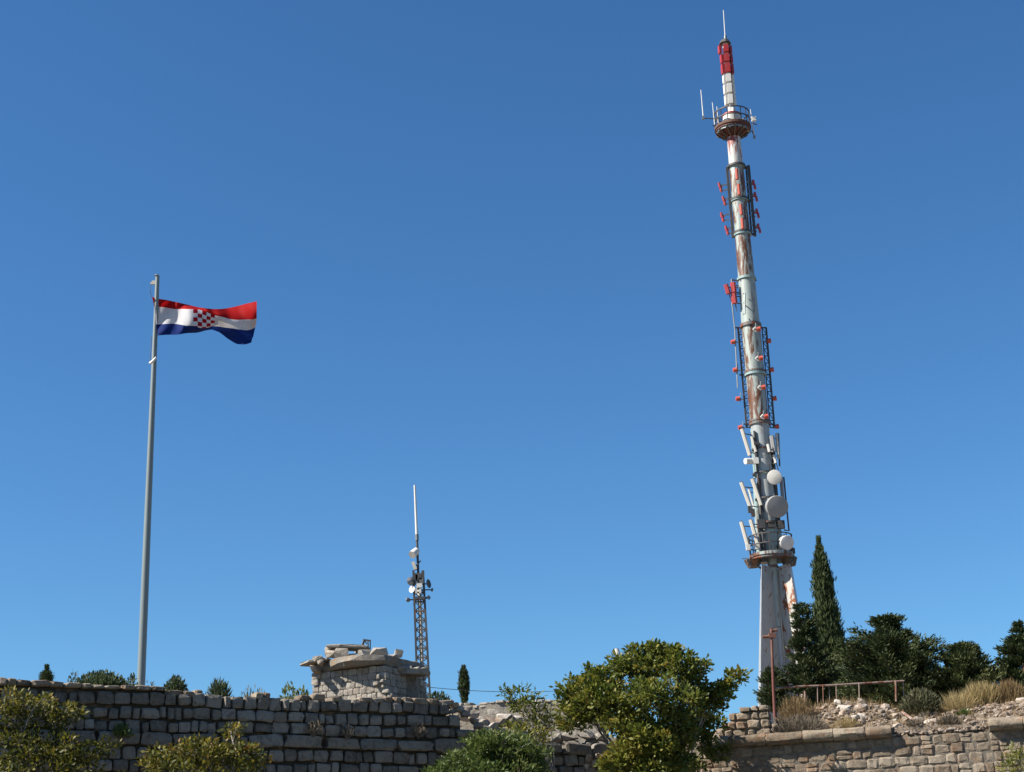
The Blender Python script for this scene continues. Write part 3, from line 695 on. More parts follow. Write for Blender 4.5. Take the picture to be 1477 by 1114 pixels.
# tapered tube in bolted sections
secs = [(1000, 4.0), (905, 4.6), (818, 7.0), (768, 10.5), (684, 12.2), (612, 13.2), (541, 13.3), (471, 13.4), (403, 11.9), (339, 11.0), (290, 10.8), (241, 10.3), (199, 9.6)]
smat = ['leg_paint', 'tower_blue', 'tower_blue', 'tower_grey', 'tower_grey', 'tower_rusty', 'tower_rusty', 'tower_blue', 'tower_rusty', 'tower_rusty', 'tower_rusty', 'tower_white']
for i in range(len(secs)-1):
    (y0, r0), (y1, r1) = secs[i], secs[i+1]; z0, z1 = zpy(y0), zpy(y1); q0, q1 = r0*kpx(y0), r1*kpx(y1)
    s_ = MB().tube([(AX,TWY,z0+.02), (AX,TWY,z1-.02)], [q0, q1], 28).build('tube_section', M[smat[i]], tw, smooth=True)
    if i >= 2:
        fl_ = MB(); fl_.ring((AX,TWY,z0-.07), q0*.6, q0*1.16, .14, 28); fl_.build('flange', M['rust_steel' if i in (5,7,2) else 'teal_paint'], s_)
# side ducts beside the lower tube
for (xa, ya, xb, yb, w_, dy, mt) in [(1097,812,1091,700,.20,.1,'teal_paint'), (1126,812,1119,740,.22,.2,'teal_paint'), (1101,806,1094,690,.10,-.4,'steel_dark'), (1103,806,1088,622,.07,-.45,'steel_dark'), (1124,760,1113,640,.10,-.1,'steel_dark'), (1090,690,1085,620,.12,.1,'teal_paint')]:
    MB().tube([T(xa,ya,dy), T(xb,yb,dy)], w_, 10).build('cable_duct', M[mt], tw, smooth=True)
# lower service platform
def platform(py, r_px, cxo, deckm, railm, h_rail, thick, n_post, name='platform', rim='rim_rust'):
    z = zpy(py); r = r_px*kpx(py); c0 = Vector((AX+cxo, TWY, z))
    d = MB().ring(c0, .45, r, thick, 36).build(name, M[deckm], tw)
    MB().ring(c0+Vector((0,0,thick*.6)), r-.02, r+.05, .16, 36).build('rim', M[rim], d)
    for q in range(n_post):
        a = q/n_post*6.2832; e = Vector((math.cos(a)*r, math.sin(a)*r, thick))
        MB().bar(c0+e, c0+e+Vector((0,0,h_rail)), .05).build('rail_post', M[railm], d)
    for hz in (h_rail*.5, h_rail):
        MB().ring(c0+Vector((0,0,thick+hz)), r-.03, r+.03, .05, 40).build('guard_rail', M[railm], d)
    return d, c0, r
d1, c1, r1 = platform(808, 31, 0.0, 'rust_steel', 'steel_dark', 1.05, .22, 14, rim='tower_rusty')
# bracket cantilevers and mesh basket on the left side of the platform
bk = MB()
for (xa,ya,xb,yb) in [(1077,808,1098,820),(1078,815,1097,812),(1081,820,1098,805),(1142,806,1126,822),(1143,812,1128,808)]:
    bk.bar(T(xa,ya,-.5), T(xb,yb,-.2), .09); bk.bar(T(xa,ya,.5), T(xb,yb,.3), .09)
bk.build('bracket', M['rust_steel'], d1)
bs = MB(); p0 = T(1085,812,-.1); bs.tube([p0+Vector((.05,0,-.26)), p0+Vector((.05,0,.14))], [.30,.50], 14); bs.build('basket', M['basket'], d1)
bs = MB(); p0 = T(1138,808,-.1); bs.tube([p0+Vector((0,0,-.32)), p0+Vector((0,0,.12))], [.34,.46], 14); bs.build('basket', M['basket'], d1)
# dipole arm left of platform
MB().bar(T(1070,806), T(1080,806), .05).build('arm', M['galv'], tw)

# sector panel antennas: (top px, bottom px, half width px, depth)
def panel(xa, ya, xb, yb, w, mat='cream_panel', dy=-.5, d=.16):
    a, b = T(xa,ya,dy), T(xb,yb,dy-.0); k = kpx(ya)
    o = MB(); ax = (b-a).normalized(); q = ax.to_track_quat('Z', 'Y').to_matrix()
    nrm = Vector((-.35,-.94,0)); side = ax.cross(nrm).normalized(); nn = ax.cross(side).normalized()*(1 if ax.cross(side).dot(nrm) < 0 else -1)
    M3 = Matrix((side, nn, ax)).transposed(); L = (b-a).length; c_ = (a+b)/2
    ww = w*k*1.15
    prof = [(-.5,.5),(-.5,-.25),(-.3,-.5),(.3,-.5),(.5,-.25),(.5,.5)]
    sec = lambda zz, f: [c_+M3 @ Vector((x*ww*f, y*d*f, zz)) for x, y in prof]
    o.prism(sec(-L/2, .92), sec(L/2, .92)) if False else o.prism(sec(-L/2, 1), sec(L/2, 1))
    p = o.build('panel_antenna', M[mat], tw)
    m_ = MB(); off = M3 @ Vector((0, d*1.0, 0))
    m_.tube([a+off-ax*.1, b+off+ax*.4], .03, 8); m_.build('mounting_pipe', M['steel_dark'], p)
    for f in (.15, .85):
        br = MB(); q_ = a+(b-a)*f; br.bar(q_, q_+off, .05); br.bar(q_+off, Vector((AX + (.25 if q_.x > AX else -.25), TWY, q_.z-.05)), .045)
        br.build('bracket', M['steel_dark'], p)
    return p
for a in [(1070,619,1081.5,657,4.5), (1084,630,1090.5,652,3.5), (1069,696,1083.5,735,4.6), (1085,691,1098,729,4.6), (1080,706,1088,734,2.6,'white_panel',.2), (1069,753,1079,789,4.6), (1082.5,750,1092.5,784,4.6),
          (1113,629,1116.5,652,5.5,'grey_radome',-.6), (1119.5,626,1123,662,3,'cream_panel',-.2), (1107.5,641,1110,652,3.6,'white_panel',-.9), (1116,657,1119,668,3.4,'white_panel',-.7), (1126.5,690,1129,720,4,'grey_radome',-.1)]: panel(*a)
# small remote units and a drum antenna
for (x, y, w, h) in [(1079,790,.22,.3),(1092.5,788,.24,.36),(1086,740,.2,.4),(1081,735,.16,.35),(1091,640,.3,.2),(1090,665,.3,.35),(1113,757,.4,.3),(1127,757,.35,.45),(1143,795,.25,.3),(1098,756,.4,.5),(1103,806,.3,.3)]:
    MB().box(T(x,y,-.5), (w,.22,h)).build('radio_unit', M['white_panel' if x in (1079,1092.5,1090) else 'steel_dark'], tw)
MB().tube([T(1075,665.5,-.6), T(1084.5,665,-.4)], [.17,.17], 18).build('drum_antenna', M['white_panel'], tw, smooth=True)
# microwave dishes
def dish(px, py, r_px, mat, dy, depth=.35, face=(-.1,-1,-.28)):
    c_ = T(px,py,dy); k = kpx(py); r = r_px*k; f = Vector(face).normalized()
    o = MB().tube([c_-f*depth, c_, c_+f*.02], [r*.98, r, r*.97], 36, cap=False); 
    o.tube([c_+f*.02, c_+f*.05, c_+f*.07], [r*.97, r*.6, r*.02], 36)
    d = o.build('dish', M[mat], tw, smooth=True)
    MB().tube([c_-f*depth*.9, c_-f*(depth+.25)], [r*.9, r*.25], 24).build('dish_back', M['galv'], d, smooth=True)
    m_ = MB(); m_.tube([c_-f*(depth+.1)+Vector((0,0,-r*1.3)), c_-f*(depth+.1)+Vector((0,0,r*1.2))], .06, 8); m_.bar(c_-f*(depth+.2), Vector((AX+.3, TWY, c_.z)), .1)
    m_.build('dish_mount', M['steel_dark'], d); return d
dish(1117,688.5,10.4,'white_panel',-1.25,.3,(-.25,-1,-.25)); dish(1121.5,731,15.6,'grey_radome',-1.35,.45,(.06,-1,-.28)); dish(1135.5,783,10.2,'light_radome',-1.1,.3,(.22,-1,-.25))
# right hand hoop rail and cross rings
MB().tube([T(1124,690), T(1130.5,688.5), T(1138,766), T(1131,764.5)], .045, 7).build('cable_rail', M['steel_dark'], tw)
MB().tube([T(1123,625), T(1124.5,672)], .05, 7).build('cable_rail', M['galv'], tw)
for (py, rr) in [(685,17),(757,17),(650,15),(722,17)]:
    k = kpx(py); MB().ring((AX,TWY,zpy(py)), rr*k-.06, rr*k, .09, 28).build('clamp_ring', M['steel_dark'], tw)

# middle section: side lattice frames with small red dipole heads
def lattice(xa, ya, xb, yb, off_px, nr, dy):
    m_ = MB(); a, b = T(xa,ya,dy), T(xb,yb,dy); k = kpx((ya+yb)/2); o2 = Vector((off_px*k,0,0))
    m_.bar(a, b, .10); m_.bar(a+o2, b+o2, .06)
    for q in range(nr+1):
        p = a+(b-a)*q/nr; m_.bar(p, p+o2, .05)
        if q < nr: p2 = a+(b-a)*(q+1)/nr; m_.bar(p+o2, p2, .035)
    return m_.build('side_frame', M['steel_dark'], tw)
lattice(1064.5,473,1077,617,7,14,.1); lattice(1105,473,1117,617,-6,14,.1)
for (y) in (473,541,612):
    k = kpx(y); cxx = 1112+(y-790)*.0904
    MB().bar(T(cxx-23,y,.1), T(cxx+22,y,.1), .07).build('cross_arm', M['steel_dark'], tw)
    MB().ring((AX,TWY,zpy(y)+.1), 13.5*k, 15.5*k, .1, 28).build('clamp_ring', M['rust_steel'], tw)
def dip(px, py, dy, side, len_=6):
    a = MB(); a.tube([T(px-side*2.5,py,dy), T(px+side*len_,py+.3,dy)], .04, 6); d = a.build('dipole', M['galv'], tw)
    MB().tube([T(px-2.6,py+.4,dy), T(px+2.6,py-.4,dy)], [.12,.15], 10).build('dipole_head', M['orange_tip'], d, smooth=True)
    MB().tube([T(px+side*4,py-9,dy), T(px+side*4,py+4,dy)], .022, 6).build('rod', M['galv'], d)
for (x, y) in [(1057,493.5),(1060,534),(1064,575.5),(1067.5,617)]: dip(x, y, 0, 1, 8)
for (x, y) in [(1109,492),(1113,533.5),(1117,575),(1120.5,615.5)]: dip(x, y, 0, -1, 6)
for (x, y) in [(1094,475),(1097.5,517),(1101,559),(1105,601)]:
    dip(x, y, -1.3, -1, 6)
    MB().tube([T(x-8,y+1,-1.2), T(x-5,y-2.5,-1.25), T(x-1,y-1,-1.3), T(x-3,y+3.5,-1.2), T(x-8,y+1,-1.2)], .05, 6).build('loop_element', M['white_panel'], tw)
# red twin panels on outrigger
MB().bar(T(1055,404), T(1072,405.5), .07).build('arm', M['steel_dark'], tw); MB().bar(T(1091,405), T(1068,405,-.3), .06).build('arm', M['steel_dark'], tw)
MB().tube([T(1055,403), T(1056,440), T(1060,477), T(1064,560)], .04, 6).build('mounting_pipe', M['galv'], tw)
for (xa,ya,xb,yb,w) in [(1057,408,1058.5,422,6.5),(1057.8,423.5,1059.8,438,6.5),(1047,411,1050.8,424,5.5)]: panel(xa,ya,xb,yb,w,'red_paint',-.25,.22)
h_ = MB(); h_.tube([T(1072,424,-.6), T(1074.5,423,-.7), T(1074.5,453,-.7), T(1072,453,-.6)], .045, 6); h_.bar(T(1070,436,-.5), T(1074.5,438,-.7), .05); h_.build('hand_hold', M['teal_paint'], tw)

# dipole section
def vbar(xa,ya,xb,yb,dy,w): return MB().bar(T(xa,ya,dy), T(xb,yb,dy), w).build('side_frame', M['steel_dark'], tw)
vbar(1048.5,242,1057.5,343,0,.14); vbar(1079.5,239,1089,341,0,.15); vbar(1076,240,1084,338,.5,.1)
for y in (242,290,338):
    cxx = 1112+(y-790)*.0904; MB().bar(T(cxx-14,y+1,0), T(cxx+19,y,0), .12).build('cross_arm', M['steel_dark'], tw)
    MB().ring((AX,TWY,zpy(y)), 11*kpx(y), 13.2*kpx(y), .12, 28).build('clamp_ring', M['steel_dark'], tw)
def fdip(px, py, side, dy=0):
    a = MB(); a.bar(T(px+side*11,py-5,dy), T(px,py-3,dy), .07); a.bar(T(px+side*11,py+3,dy), T(px+side*2,py+4,dy), .06); d = a.build('dipole', M['galv'], tw)
    e = MB(); e.tube([T(px-1,py-7,dy), T(px+.5,py,dy)], .075, 8); e.tube([T(px+1,py-1,dy), T(px+2.5,py+6,dy)], .075, 8); e.tube([T(px+.2,py-1,dy), T(px+4*side,py-1,dy)], .05, 8)
    e.build('dipole_head', M['red_paint'], d, smooth=True)
for (x,y) in [(1038,271),(1043.5,290.5),(1041,314),(1047.5,333)]: fdip(x,y,1)
for (x,y) in [(1087,267),(1089.5,284.5),(1092,308.5),(1094,330)]: fdip(x,y,-1)
for (x,y) in [(1069,303),(1071,323),(1063,252),(1066,274)]:
    MB().tube([T(x-.6,y-8,-1), T(x+.6,y+7,-1)], .09, 8).build('dipole_head', M['orange_tip'], tw, smooth=True)

# upper gallery with drum
zg = zpy(183); kg = kpx(183)
d2, c2, r2 = platform(190, 25, 0.0, 'gallery_red', 'steel_dark', .95, .20, 16, 'gallery')
cone = MB(); cone.tube([(AX,TWY,zpy(197.5)), (AX,TWY,zpy(191))], [11*kg, 22*kg], 28); cone.build('gallery_underside', M['gallery_red'], d2, smooth=True)
rbs = MB()
for q in range(12):
    a = q/12*6.2832; rbs.bar((AX+math.cos(a)*10*kg, TWY+math.sin(a)*10*kg, zpy(199)), (AX+math.cos(a)*25*kg, TWY+math.sin(a)*25*kg, zpy(190.5)), .09)
rbs.build('gallery_ribs', M['basket'], d2)
for q in range(9):
    a = -2.9+q*.33; MB().box((AX+math.cos(a)*r2*.86, TWY+math.sin(a)*r2*.86, zpy(190)-.05), (.4,.16,.14), Matrix.Rotation(a+1.57, 3, 'Z')).build('lamp_box', M['galv'], d2)
MB().tube([(AX,TWY,zpy(189)), (AX,TWY,zpy(168))], [13*kg, 13*kg], 32).build('drum', M['white_panel'], d2, smooth=True)
MB().ring((AX,TWY,zpy(169)), 11.5*kg, 13.5*kg, .12, 32).build('drum_rim', M['red_paint'], d2)
# whip antennas around the gallery
def whip(xa,ya,xb,yb,r=.05,mat='white_panel', dy=0): MB().tube([T(xa,ya,dy), T(xb,yb,dy)], [r*.45, r*.7], 8).build('whip_antenna', M[mat], tw, smooth=True)
whip(1011,130,1014.5,170,.055); whip(1027.5,148,1031,180,.05); whip(1034,154,1036,178,.05); whip(1082.5,158,1085,178,.05); whip(1085,178,1088,197,.055)
for (xa,ya,xb,yb) in [(1013,170.5,1040,172),(1028,181,1040,186),(1084,178,1092,180),(1080,172,1089,172),(1084,188,1089,198)]: MB().bar(T(xa,ya), T(xb,yb), .05).build('arm', M['steel_dark'], tw)
MB().box(T(1014.5,170), (.14,.14,.2)).build('whip_base', M['galv'], tw); MB().box(T(1087.5,172), (.22,.2,.26)).build('lamp_box', M['white_panel'], tw); MB().box(T(1088,198), (.12,.12,.2)).build('whip_base', M['galv'], tw)
MB().tube([T(1057.5,163,-.4), T(1058,156,-.4)], .12, 12).build('lamp', M['white_panel'], tw, smooth=True)
# top mast with panel stacks
MB().tube([(AX,TWY,zpy(170)), (AX,TWY,zpy(62))], [4.6*kg, 4.0*kg], 16).build('top_mast', M['tower_white'], tw, smooth=True)
def tpan(y0, y1, a, mat, rpx=6.2, wpx=7.2):
    z0, z1 = zpy(y1), zpy(y0); k = kg; e = Vector((math.cos(a), math.sin(a), 0))
    c_ = Vector((AX,TWY,(z0+z1)/2))+e*rpx*k
    MB().box(c_, (3.6*k, wpx*k, (z1-z0)-.07), Matrix.Rotation(a, 3, 'Z')).build('panel_antenna', M[mat], tw)
for (y0,y1) in [(66.5,78.5),(79.5,92),(93,107.5)]:
    for a, rp in ((-1.62,5.6),(-2.95,7.0),(.12,7.0),(1.5,5.6)): tpan(y0,y1,a,'red_paint',rp + (2.0 if (y0 < 70 and a == -2.95) else 0))
for (y0,y1) in [(109,121),(122.3,136.5),(138,152.5)]:
    for a, rp in ((-1.62,5.2),(-2.95,6.2),(.12,6.2),(1.5,5.2)): tpan(y0,y1,a,'white_panel',rp,6.6)
cp = MB(); zc = zpy(62); cp.tube([(AX,TWY,zc-.08), (AX,TWY,zc+.14), (AX,TWY,zc+.26)], [9*kg, 6.5*kg, .1], 8); cp.build('cap_plate', M['steel_dark'], tw)
whip(1043.5,15,1046.2,57,.05)
MB().tube([T(1046.1,52), T(1046.6,59)], .09, 10).build('whip_base', M['galv'], tw, smooth=True)

# ------------------------------------------------------------------ lattice mast
LY = 57.0
def Lm(px, py, dy=0.0): return at(px, py, LY+dy)
lb = Lm(611, 1010); lz = terrace_z(lb.x, LY)
lm = empty('lattice_mast', (lb.x, LY, lz), 'slim dark lattice mast with small dishes beside the ruined turret', 'mast')
HW = .20
def corner(py, sx, sy):
    px = 606.2 + (py-890)*.045; w_ = 7.0+(py-823)*.0105
    return Lm(px + sx*w_, py, sy*HW)
for sx in (-1, 1):
    for sy in (-1, 1): MB().bar(corner(1035,sx,sy), corner(823,sx,sy), .075).build('leg', M['steel_dark'], lm)
ysl = list(np.arange(828, 1040, 13.4))
for i, y in enumerate(ysl):
    b_ = MB()
    for (a, c_) in (((-1,-1),(1,-1)), ((1,-1),(1,1)), ((1,1),(-1,1)), ((-1,1),(-1,-1))): b_.bar(corner(y,*a), corner(y,*c_), .05, .06)
    b_.build('brace_ring', M['mast_tan'], lm)
    if i < len(ysl)-1:
        b_ = MB(); y2 = ysl[i+1]; s_ = 1 if i % 2 else -1
        b_.bar(corner(y,-s_,-1), corner(y2,s_,-1), .03); b_.build('diagonal_brace', M['steel_dark'], lm)
        MB().bar(corner(y,s_,1), corner(y2,-s_,1), .03).build('diagonal_brace', M['steel_dark'], lm)
MB().tube([Lm(611,1020,.05), Lm(606.5,890,.05), Lm(604.5,850,.05)], .07, 10).build('cable_duct', M['white_panel'], lm, smooth=True)
MB().tube([Lm(609,1020,-.1), Lm(603.5,860,-.1)], .025, 6).build('cable', M['cable'], lm)
MB().tube([Lm(603.6,850), Lm(603.2,826), Lm(601.2,771)], .045, 8).build('top_pole', M['steel_dark'], lm)
MB().tube([Lm(601.3,774), Lm(598.2,700)], [.055,.04], 8).build('whip_antenna', M['white_panel'], lm, smooth=True)
MB().tube([Lm(601.6,780), Lm(601.3,771)], .07, 10).build('whip_base', M['galv'], lm)
MB().tube([Lm(594.5,800.5,-.2), Lm(601,794.5,0)], [.15,.13], 16).build('drum_antenna', M['white_panel'], lm, smooth=True)
pb = MB(); a, b = Lm(595.5,811,-.12), Lm(599.5,822,-.12); pb.bar(a, b, .17, .12); pb.build('panel_antenna', M['cream_panel'], lm)
MB().bar(Lm(597.5,816), Lm(603,815), .05).build('bracket', M['steel_dark'], lm); MB().bar(Lm(603,813), Lm(607,809), .04).build('bracket', M['steel_dark'], lm)
for (x,y,w,h,mt) in [(605,845,8,6,'white_panel'),(604,833,9,7,'steel_dark'),(608,838,6,8,'rust_steel'),(600,832,5,9,'steel_dark'),(600.5,853,3,7,'cream_panel'),(606,853,3,6,'white_panel'),(606,863,14,4,'steel_dark'),(610,829,4,10,'steel_dark')]:
    k = sc(y, LY); MB().box(Lm(x,y,-.3), (w*k,.14,h*k)).build('equipment_box', M[mt], lm)
def mdish(px, py, r, f, mat):
    c_ = Lm(px,py,-.25); k = sc(py,LY); f = Vector(f).normalized(); r *= k
    d = MB().tube([c_-f*r*.45, c_-f*r*.2, c_, c_-f*.02], [r*.25, r*.75, r, r*.9], 20).build('dish', M[mat], lm, smooth=True)
    MB().bar(c_-f*r*.4, Lm(604,py,-.1), .04).build('dish_arm', M['steel_dark'], d)
mdish(592.5,838.5,6.3,(-.5,.8,0),'grey_radome'); mdish(594,850,5.2,(-.55,-.8,.1),'white_panel'); mdish(618.5,842,6.6,(.9,-.45,.1),'steel_dark')
mdish(588.5,865.5,3.4,(-.4,.8,0),'galv'); mdish(618.5,862,3.2,(.6,-.7,0),'galv'); mdish(623.5,851,2.8,(.7,.5,0),'galv')
MB().bar(Lm(588,866), Lm(619,863), .03).build('cross_arm', M['steel_dark'], lm)

# overhead cable, white post behind the tree
wp = at(893, 950, 66); wpo = empty('white_post', (wp.x, 66, terrace_z(wp.x, 66)), 'white post with slanted head poking above the big leafy tree', 'post')
MB().tube([(wp.x, 66, terrace_z(wp.x,66)-.1), (wp.x, 66, wp.z)], .06, 10).build('post', M['white_panel'], wpo)
MB().tube([at(894.2,956,66), at(892.0,946,66), at(890.2,940,66), at(888.8,935.8,66)], [.09,.10,.11,.09], 14).build('head', M['white_panel'], wpo, smooth=True)
a, b = Lm(619,991.5), at(892, 988, 66); pts = []
for q in range(25):
    t_ = q/24; p = a.lerp(b, t_); p.z -= .38*4*t_*(1-t_)*.6; pts.append(p)
cb = MB().tube(pts, .011, 5).build('overhead_cable', M['cable']); tag(cb, 'thin dark overhead cable running from the lattice mast to the leafy tree', 'cable')

# ------------------------------------------------------------------ rusty railing, post and fallen pipe
RY = 52.6
def Q(px, py, dy=0.0): return at(px, py, RY+dy)
pb_ = Q(1117.5, 1022); po = empty('rusty_post', (pb_.x, RY, terrace_z(pb_.x, RY)), 'rusty red steel post with short side arms beside the broken parapet', 'post')
MB().tube([Q(1117.8,1035), Q(1115.5,990), Q(1112.5,907)], [.058,.05,.045], 10).build('post', M['red_rust'], po, smooth=True)
MB().tube([Q(1112.5,910), Q(1121,909)], .05, 8).build('arm', M['rust_pipe'], po); MB().tube([Q(1113,918), Q(1100,919)], .05, 8).build('arm', M['rust_pipe'], po)
MB().box(Q(1113.6,917), (.22,.18,.16)).build('clamp', M['red_rust'], po)
ra = empty('rusty_railing', Q(1200, 1012), 'rusty pipe railing with short uprights running behind the rubble bank', 'railing')
MB().tube([Q(1117,993.2,.05), Q(1150,990.5,.2), Q(1200,988.8,.4), Q(1250,985.6,.6), Q(1304,982.6,.8)], .036, 8).build('rail', M['rust_pipe'], ra, smooth=True)
for (x, yt, yb, dy) in [(1161,997,1016,.2),(1179,990,1016,.3),(1187,989,1010,.3),(1196,989,1008,.4),(1206,989,1010,.4),(1239,986,1006,.5),(1292,983,1006,.7),(1303,983,1010,.8)]:
    MB().tube([Q(x+.8,yb+6,dy), Q(x,yt,dy)], random.uniform(.018,.026) if x not in (1161,1292) else .036, 7).build('upright', M['rust_pipe'], ra)
def ground_hit(px, py, y0=46.0, y1=60.0):
    Y = y0
    while Y < y1:
        p = at(px, py, Y)
        if Y > front_y(p.x)+.3 and p.z <= terrace_z(p.x, Y)+.10: return p
        Y += .02
    return at(px, py, y1)
pp = MB().tube([ground_hit(1302,1032)+Vector((0,0,.10)), ground_hit(1325,1047)+Vector((0,0,.06))], .045, 8).build('fallen_pipe', M['rust_pipe'], smooth=True)
tag(pp, 'rusty pipe lying slanted on the rubble below the grey bush', 'pipe')
bd = MB(); p = at(1487, 985, 55); bd.box(p+Vector((0,0,-.1)), (.26,.05,1.3), Matrix.Rotation(-.12, 3, 'Y')); bo = bd.build('weathered_board', M['red_rust'])
tag(bo, 'weathered reddish board standing in the dry grass by the conifer', 'board')

# ------------------------------------------------------------------ vegetation
def unit(a): return a/np.maximum(1e-9, np.linalg.norm(a, axis=1, keepdims=True))
def leaf_obj(name, Cn, D, L, Wd, tint, mat, parent=None, shape=.45, fold=0.0):
    n = len(Cn); D = unit(D); Rn = rng.normal(size=(n,3)); S = unit(np.cross(D, Rn)); N = np.cross(D, S)
    L = np.broadcast_to(L, (n,))[:,None]; Wd = np.broadcast_to(Wd, (n,))[:,None]
    mid = Cn + D*L*shape + N*L*fold
    V = np.stack([Cn, mid+S*Wd*.5, Cn+D*L, mid-S*Wd*.5], axis=1).reshape(-1,3)
    me = bpy.data.meshes.new(name); me.vertices.add(4*n); me.vertices.foreach_set('co', V.astype(np.float32).ravel())
    me.loops.add(4*n); me.loops.foreach_set('vertex_index', np.arange(4*n, dtype=np.int32))
    me.polygons.add(n); me.polygons.foreach_set('loop_start', np.arange(0, 4*n, 4, dtype=np.int32)); me.polygons.foreach_set('loop_total', np.full(n, 4, dtype=np.int32))
    a = me.attributes.new('tint', 'FLOAT', 'FACE'); a.data.foreach_set('value', np.clip(tint, 0, 1).astype(np.float32))
    me.update(); me.validate(); me.materials.append(mat)
    return link(bpy.data.objects.new(name, me), parent)

def bend(a, b, n=5, wob=.12, sag=0.0):
    a, b = Vector(a), Vector(b); L = (b-a).length; out = []
    o1 = Vector((random.uniform(-1,1), random.uniform(-1,1), random.uniform(-.4,.4)))*L*wob
    for i in range(n+1):
        t_ = i/n; out.append(a.lerp(b, t_) + o1*math.sin(math.pi*t_) + Vector((0,0,-sag*L*math.sin(math.pi*t_))))
    return out

def broadleaf(name, label, cat, Y, base_px, base_z, blobs, mat, leaf=.13, lw_=.5, per=26, crad=.26, trunk_r=.12, bark='bark', group=None, tint0=.35, tint_sd=.2, stems=1, twig_every=6, upb=.25, fork=None, trunk_name='trunk'):
    bx = at(base_px, 1060, Y).x
    e = empty(name, (bx, Y, base_z), label, cat, group)
    wood = MB(); Cs, Ds, Ls, Ts = [], [], [], []
    centers = []
    for (px, py, rx, ry, nc, dy, *tt) in blobs:
        k = sc(py, Y); c_ = at(px, py, Y+dy); centers.append((c_, rx*k, ry*k, nc, tt[0] if tt else 0))
    zf = fork if fork is not None else base_z + (min(c[0].z for c in centers)-base_z)*.55
    roots = []
    for s_ in range(stems):
        ox = random.uniform(-.3,.3)*(s_ > 0); oy = random.uniform(-.3,.3)*(s_ > 0)
        f_ = Vector((bx+ox*2.2, Y+oy*2, zf*random.uniform(.95,1.05))); roots.append(f_)
        wood.tube(bend((bx+ox*.4, Y+oy*.4, base_z-.1), f_, 5, .04), np.linspace(trunk_r, trunk_r*.72, 6).tolist(), 9)
    done = []
    for (c_, rx, ry, nc, tt) in sorted(centers, key=lambda q: -q[3]):
        f_ = min(roots, key=lambda q: (q-c_).length) if (nc >= 34 or not done) else min(done, key=lambda q: (q-c_).length)
        if nc >= 34: done.append(c_)
        pts = bend(f_, c_, 6, .10); r0 = trunk_r*.42*min(1, .4+rx*.6); wood.tube(pts, np.linspace(r0, r0*.35, 7).tolist(), 7)
        for q in range(nc):
            d = Vector((random.gauss(0,1), random.gauss(0,1), random.gauss(0,1))).normalized(); rr = random.random()**.38*(random.uniform(1.1,1.45) if random.random() < .07 else 1)
            cp = Vector((c_.x+d.x*rx*rr, c_.y+d.y*(rx*.9)*rr, c_.z+d.z*ry*rr))
            if q % twig_every == 0 or rr > 1.05:
                st = pts[random.randint(3,6)]; wood.tube(bend(st, cp, 3, .12), [r0*.28, r0*.2, r0*.13, .006], 5, cap=False)
            n = max(4, int(random.gauss(per, per*.3))); out = np.array([d.x, d.y*1.0, d.z+.15]); sd = random.gauss(tint0+tt, tint_sd)
            cs = rng.normal(size=(n,3)); cs = unit(cs)*(rng.random((n,1))**.5)*crad*np.array([1,1,.65])
            Cs.append(np.array(cp)[None]+cs); Ds.append(unit(cs)*.8+out[None]*.5+rng.normal(size=(n,3))*.45+np.array([0,0,upb])); Ls.append(leaf*rng.uniform(.35,1.4,n)); Ts.append(sd+rng.normal(size=n)*.12)
    L = np.concatenate(Ls)
    leaf_obj('crown', np.concatenate(Cs), np.concatenate(Ds), L, L*lw_, np.concatenate(Ts), mat, e, .5, .06)
    wood.build(trunk_name, M[bark], e, smooth=True)
    return e

# big leafy tree growing in the corner of the walls
broadleaf('leafy_tree', 'large olive green leafy tree growing in front of the wall corner below the tower', 'tree', 48.2, 955, 0,
  [(925,968,30,24,95,.2),(955,952,24,17,60,.4),(900,958,20,16,46,.3),(985,962,22,20,56,-.2),(1003,985,24,20,56,0.3),(868,982,24,17,60,0,-.06),(838,998,24,17,52,.2,-.08),(818,1006,14,12,20,.2,-.08),(880,1012,34,22,90,-.5),
   (930,1008,36,28,105,-.9),(980,1016,34,26,85,-.7),(1022,1010,22,18,40,0.5,-.08),(1040,1004,18,13,22,0.4,-.1),(1064,977,13,9,15,0.3,.08),(1050,984,10,7,9,0.3,.05),(1044,992,10,8,10,0.3),(845,1028,30,16,62,.1,.1),(905,1044,32,18,70,-.6,.1),(960,1046,32,22,70,-.7),(1005,1046,24,20,46,1.4,-.1),
   (912,1083,30,16,62,-.8,.18),(886,1102,22,12,38,-.7,.15),(945,1090,22,16,36,-.8,.05),(825,1046,18,10,22,.3,.15),(985,1080,18,18,26,-.3,-.1),(1025,1042,18,14,24,1.7,-.15),(1015,1075,16,16,18,1.5,-.12),(1040,1088,14,12,12,1.7,-.12),(965,1108,24,12,30,-.4,-.05),(1000,1105,18,12,18,1.4,-.12),
   (925,1062,28,16,60,-.9,.05),(955,1072,26,18,55,-1.0),(905,1110,24,10,34,-.8,.1),(935,1112,24,10,34,-.9),(985,1058,22,18,44,-.6,-.08),(975,1095,20,14,28,-.6,-.1),(870,1000,26,16,50,-.4,-.04),(850,1012,24,14,46,-.2,-.05),(945,936,14,6,18,.4,-.05),(914,940,12,6,15,.3,-.05),(975,942,12,7,15,0),(850,968,7,7,7,.1,-.1),(828,985,6,8,6,.1,-.1),(1012,960,12,6,8,0.3,.05)],
  M['leaf_fig'], .15, .5, 21, .2, .15, 'bark', tint0=.36, tint_sd=.2, stems=5, twig_every=4, fork=5.0)
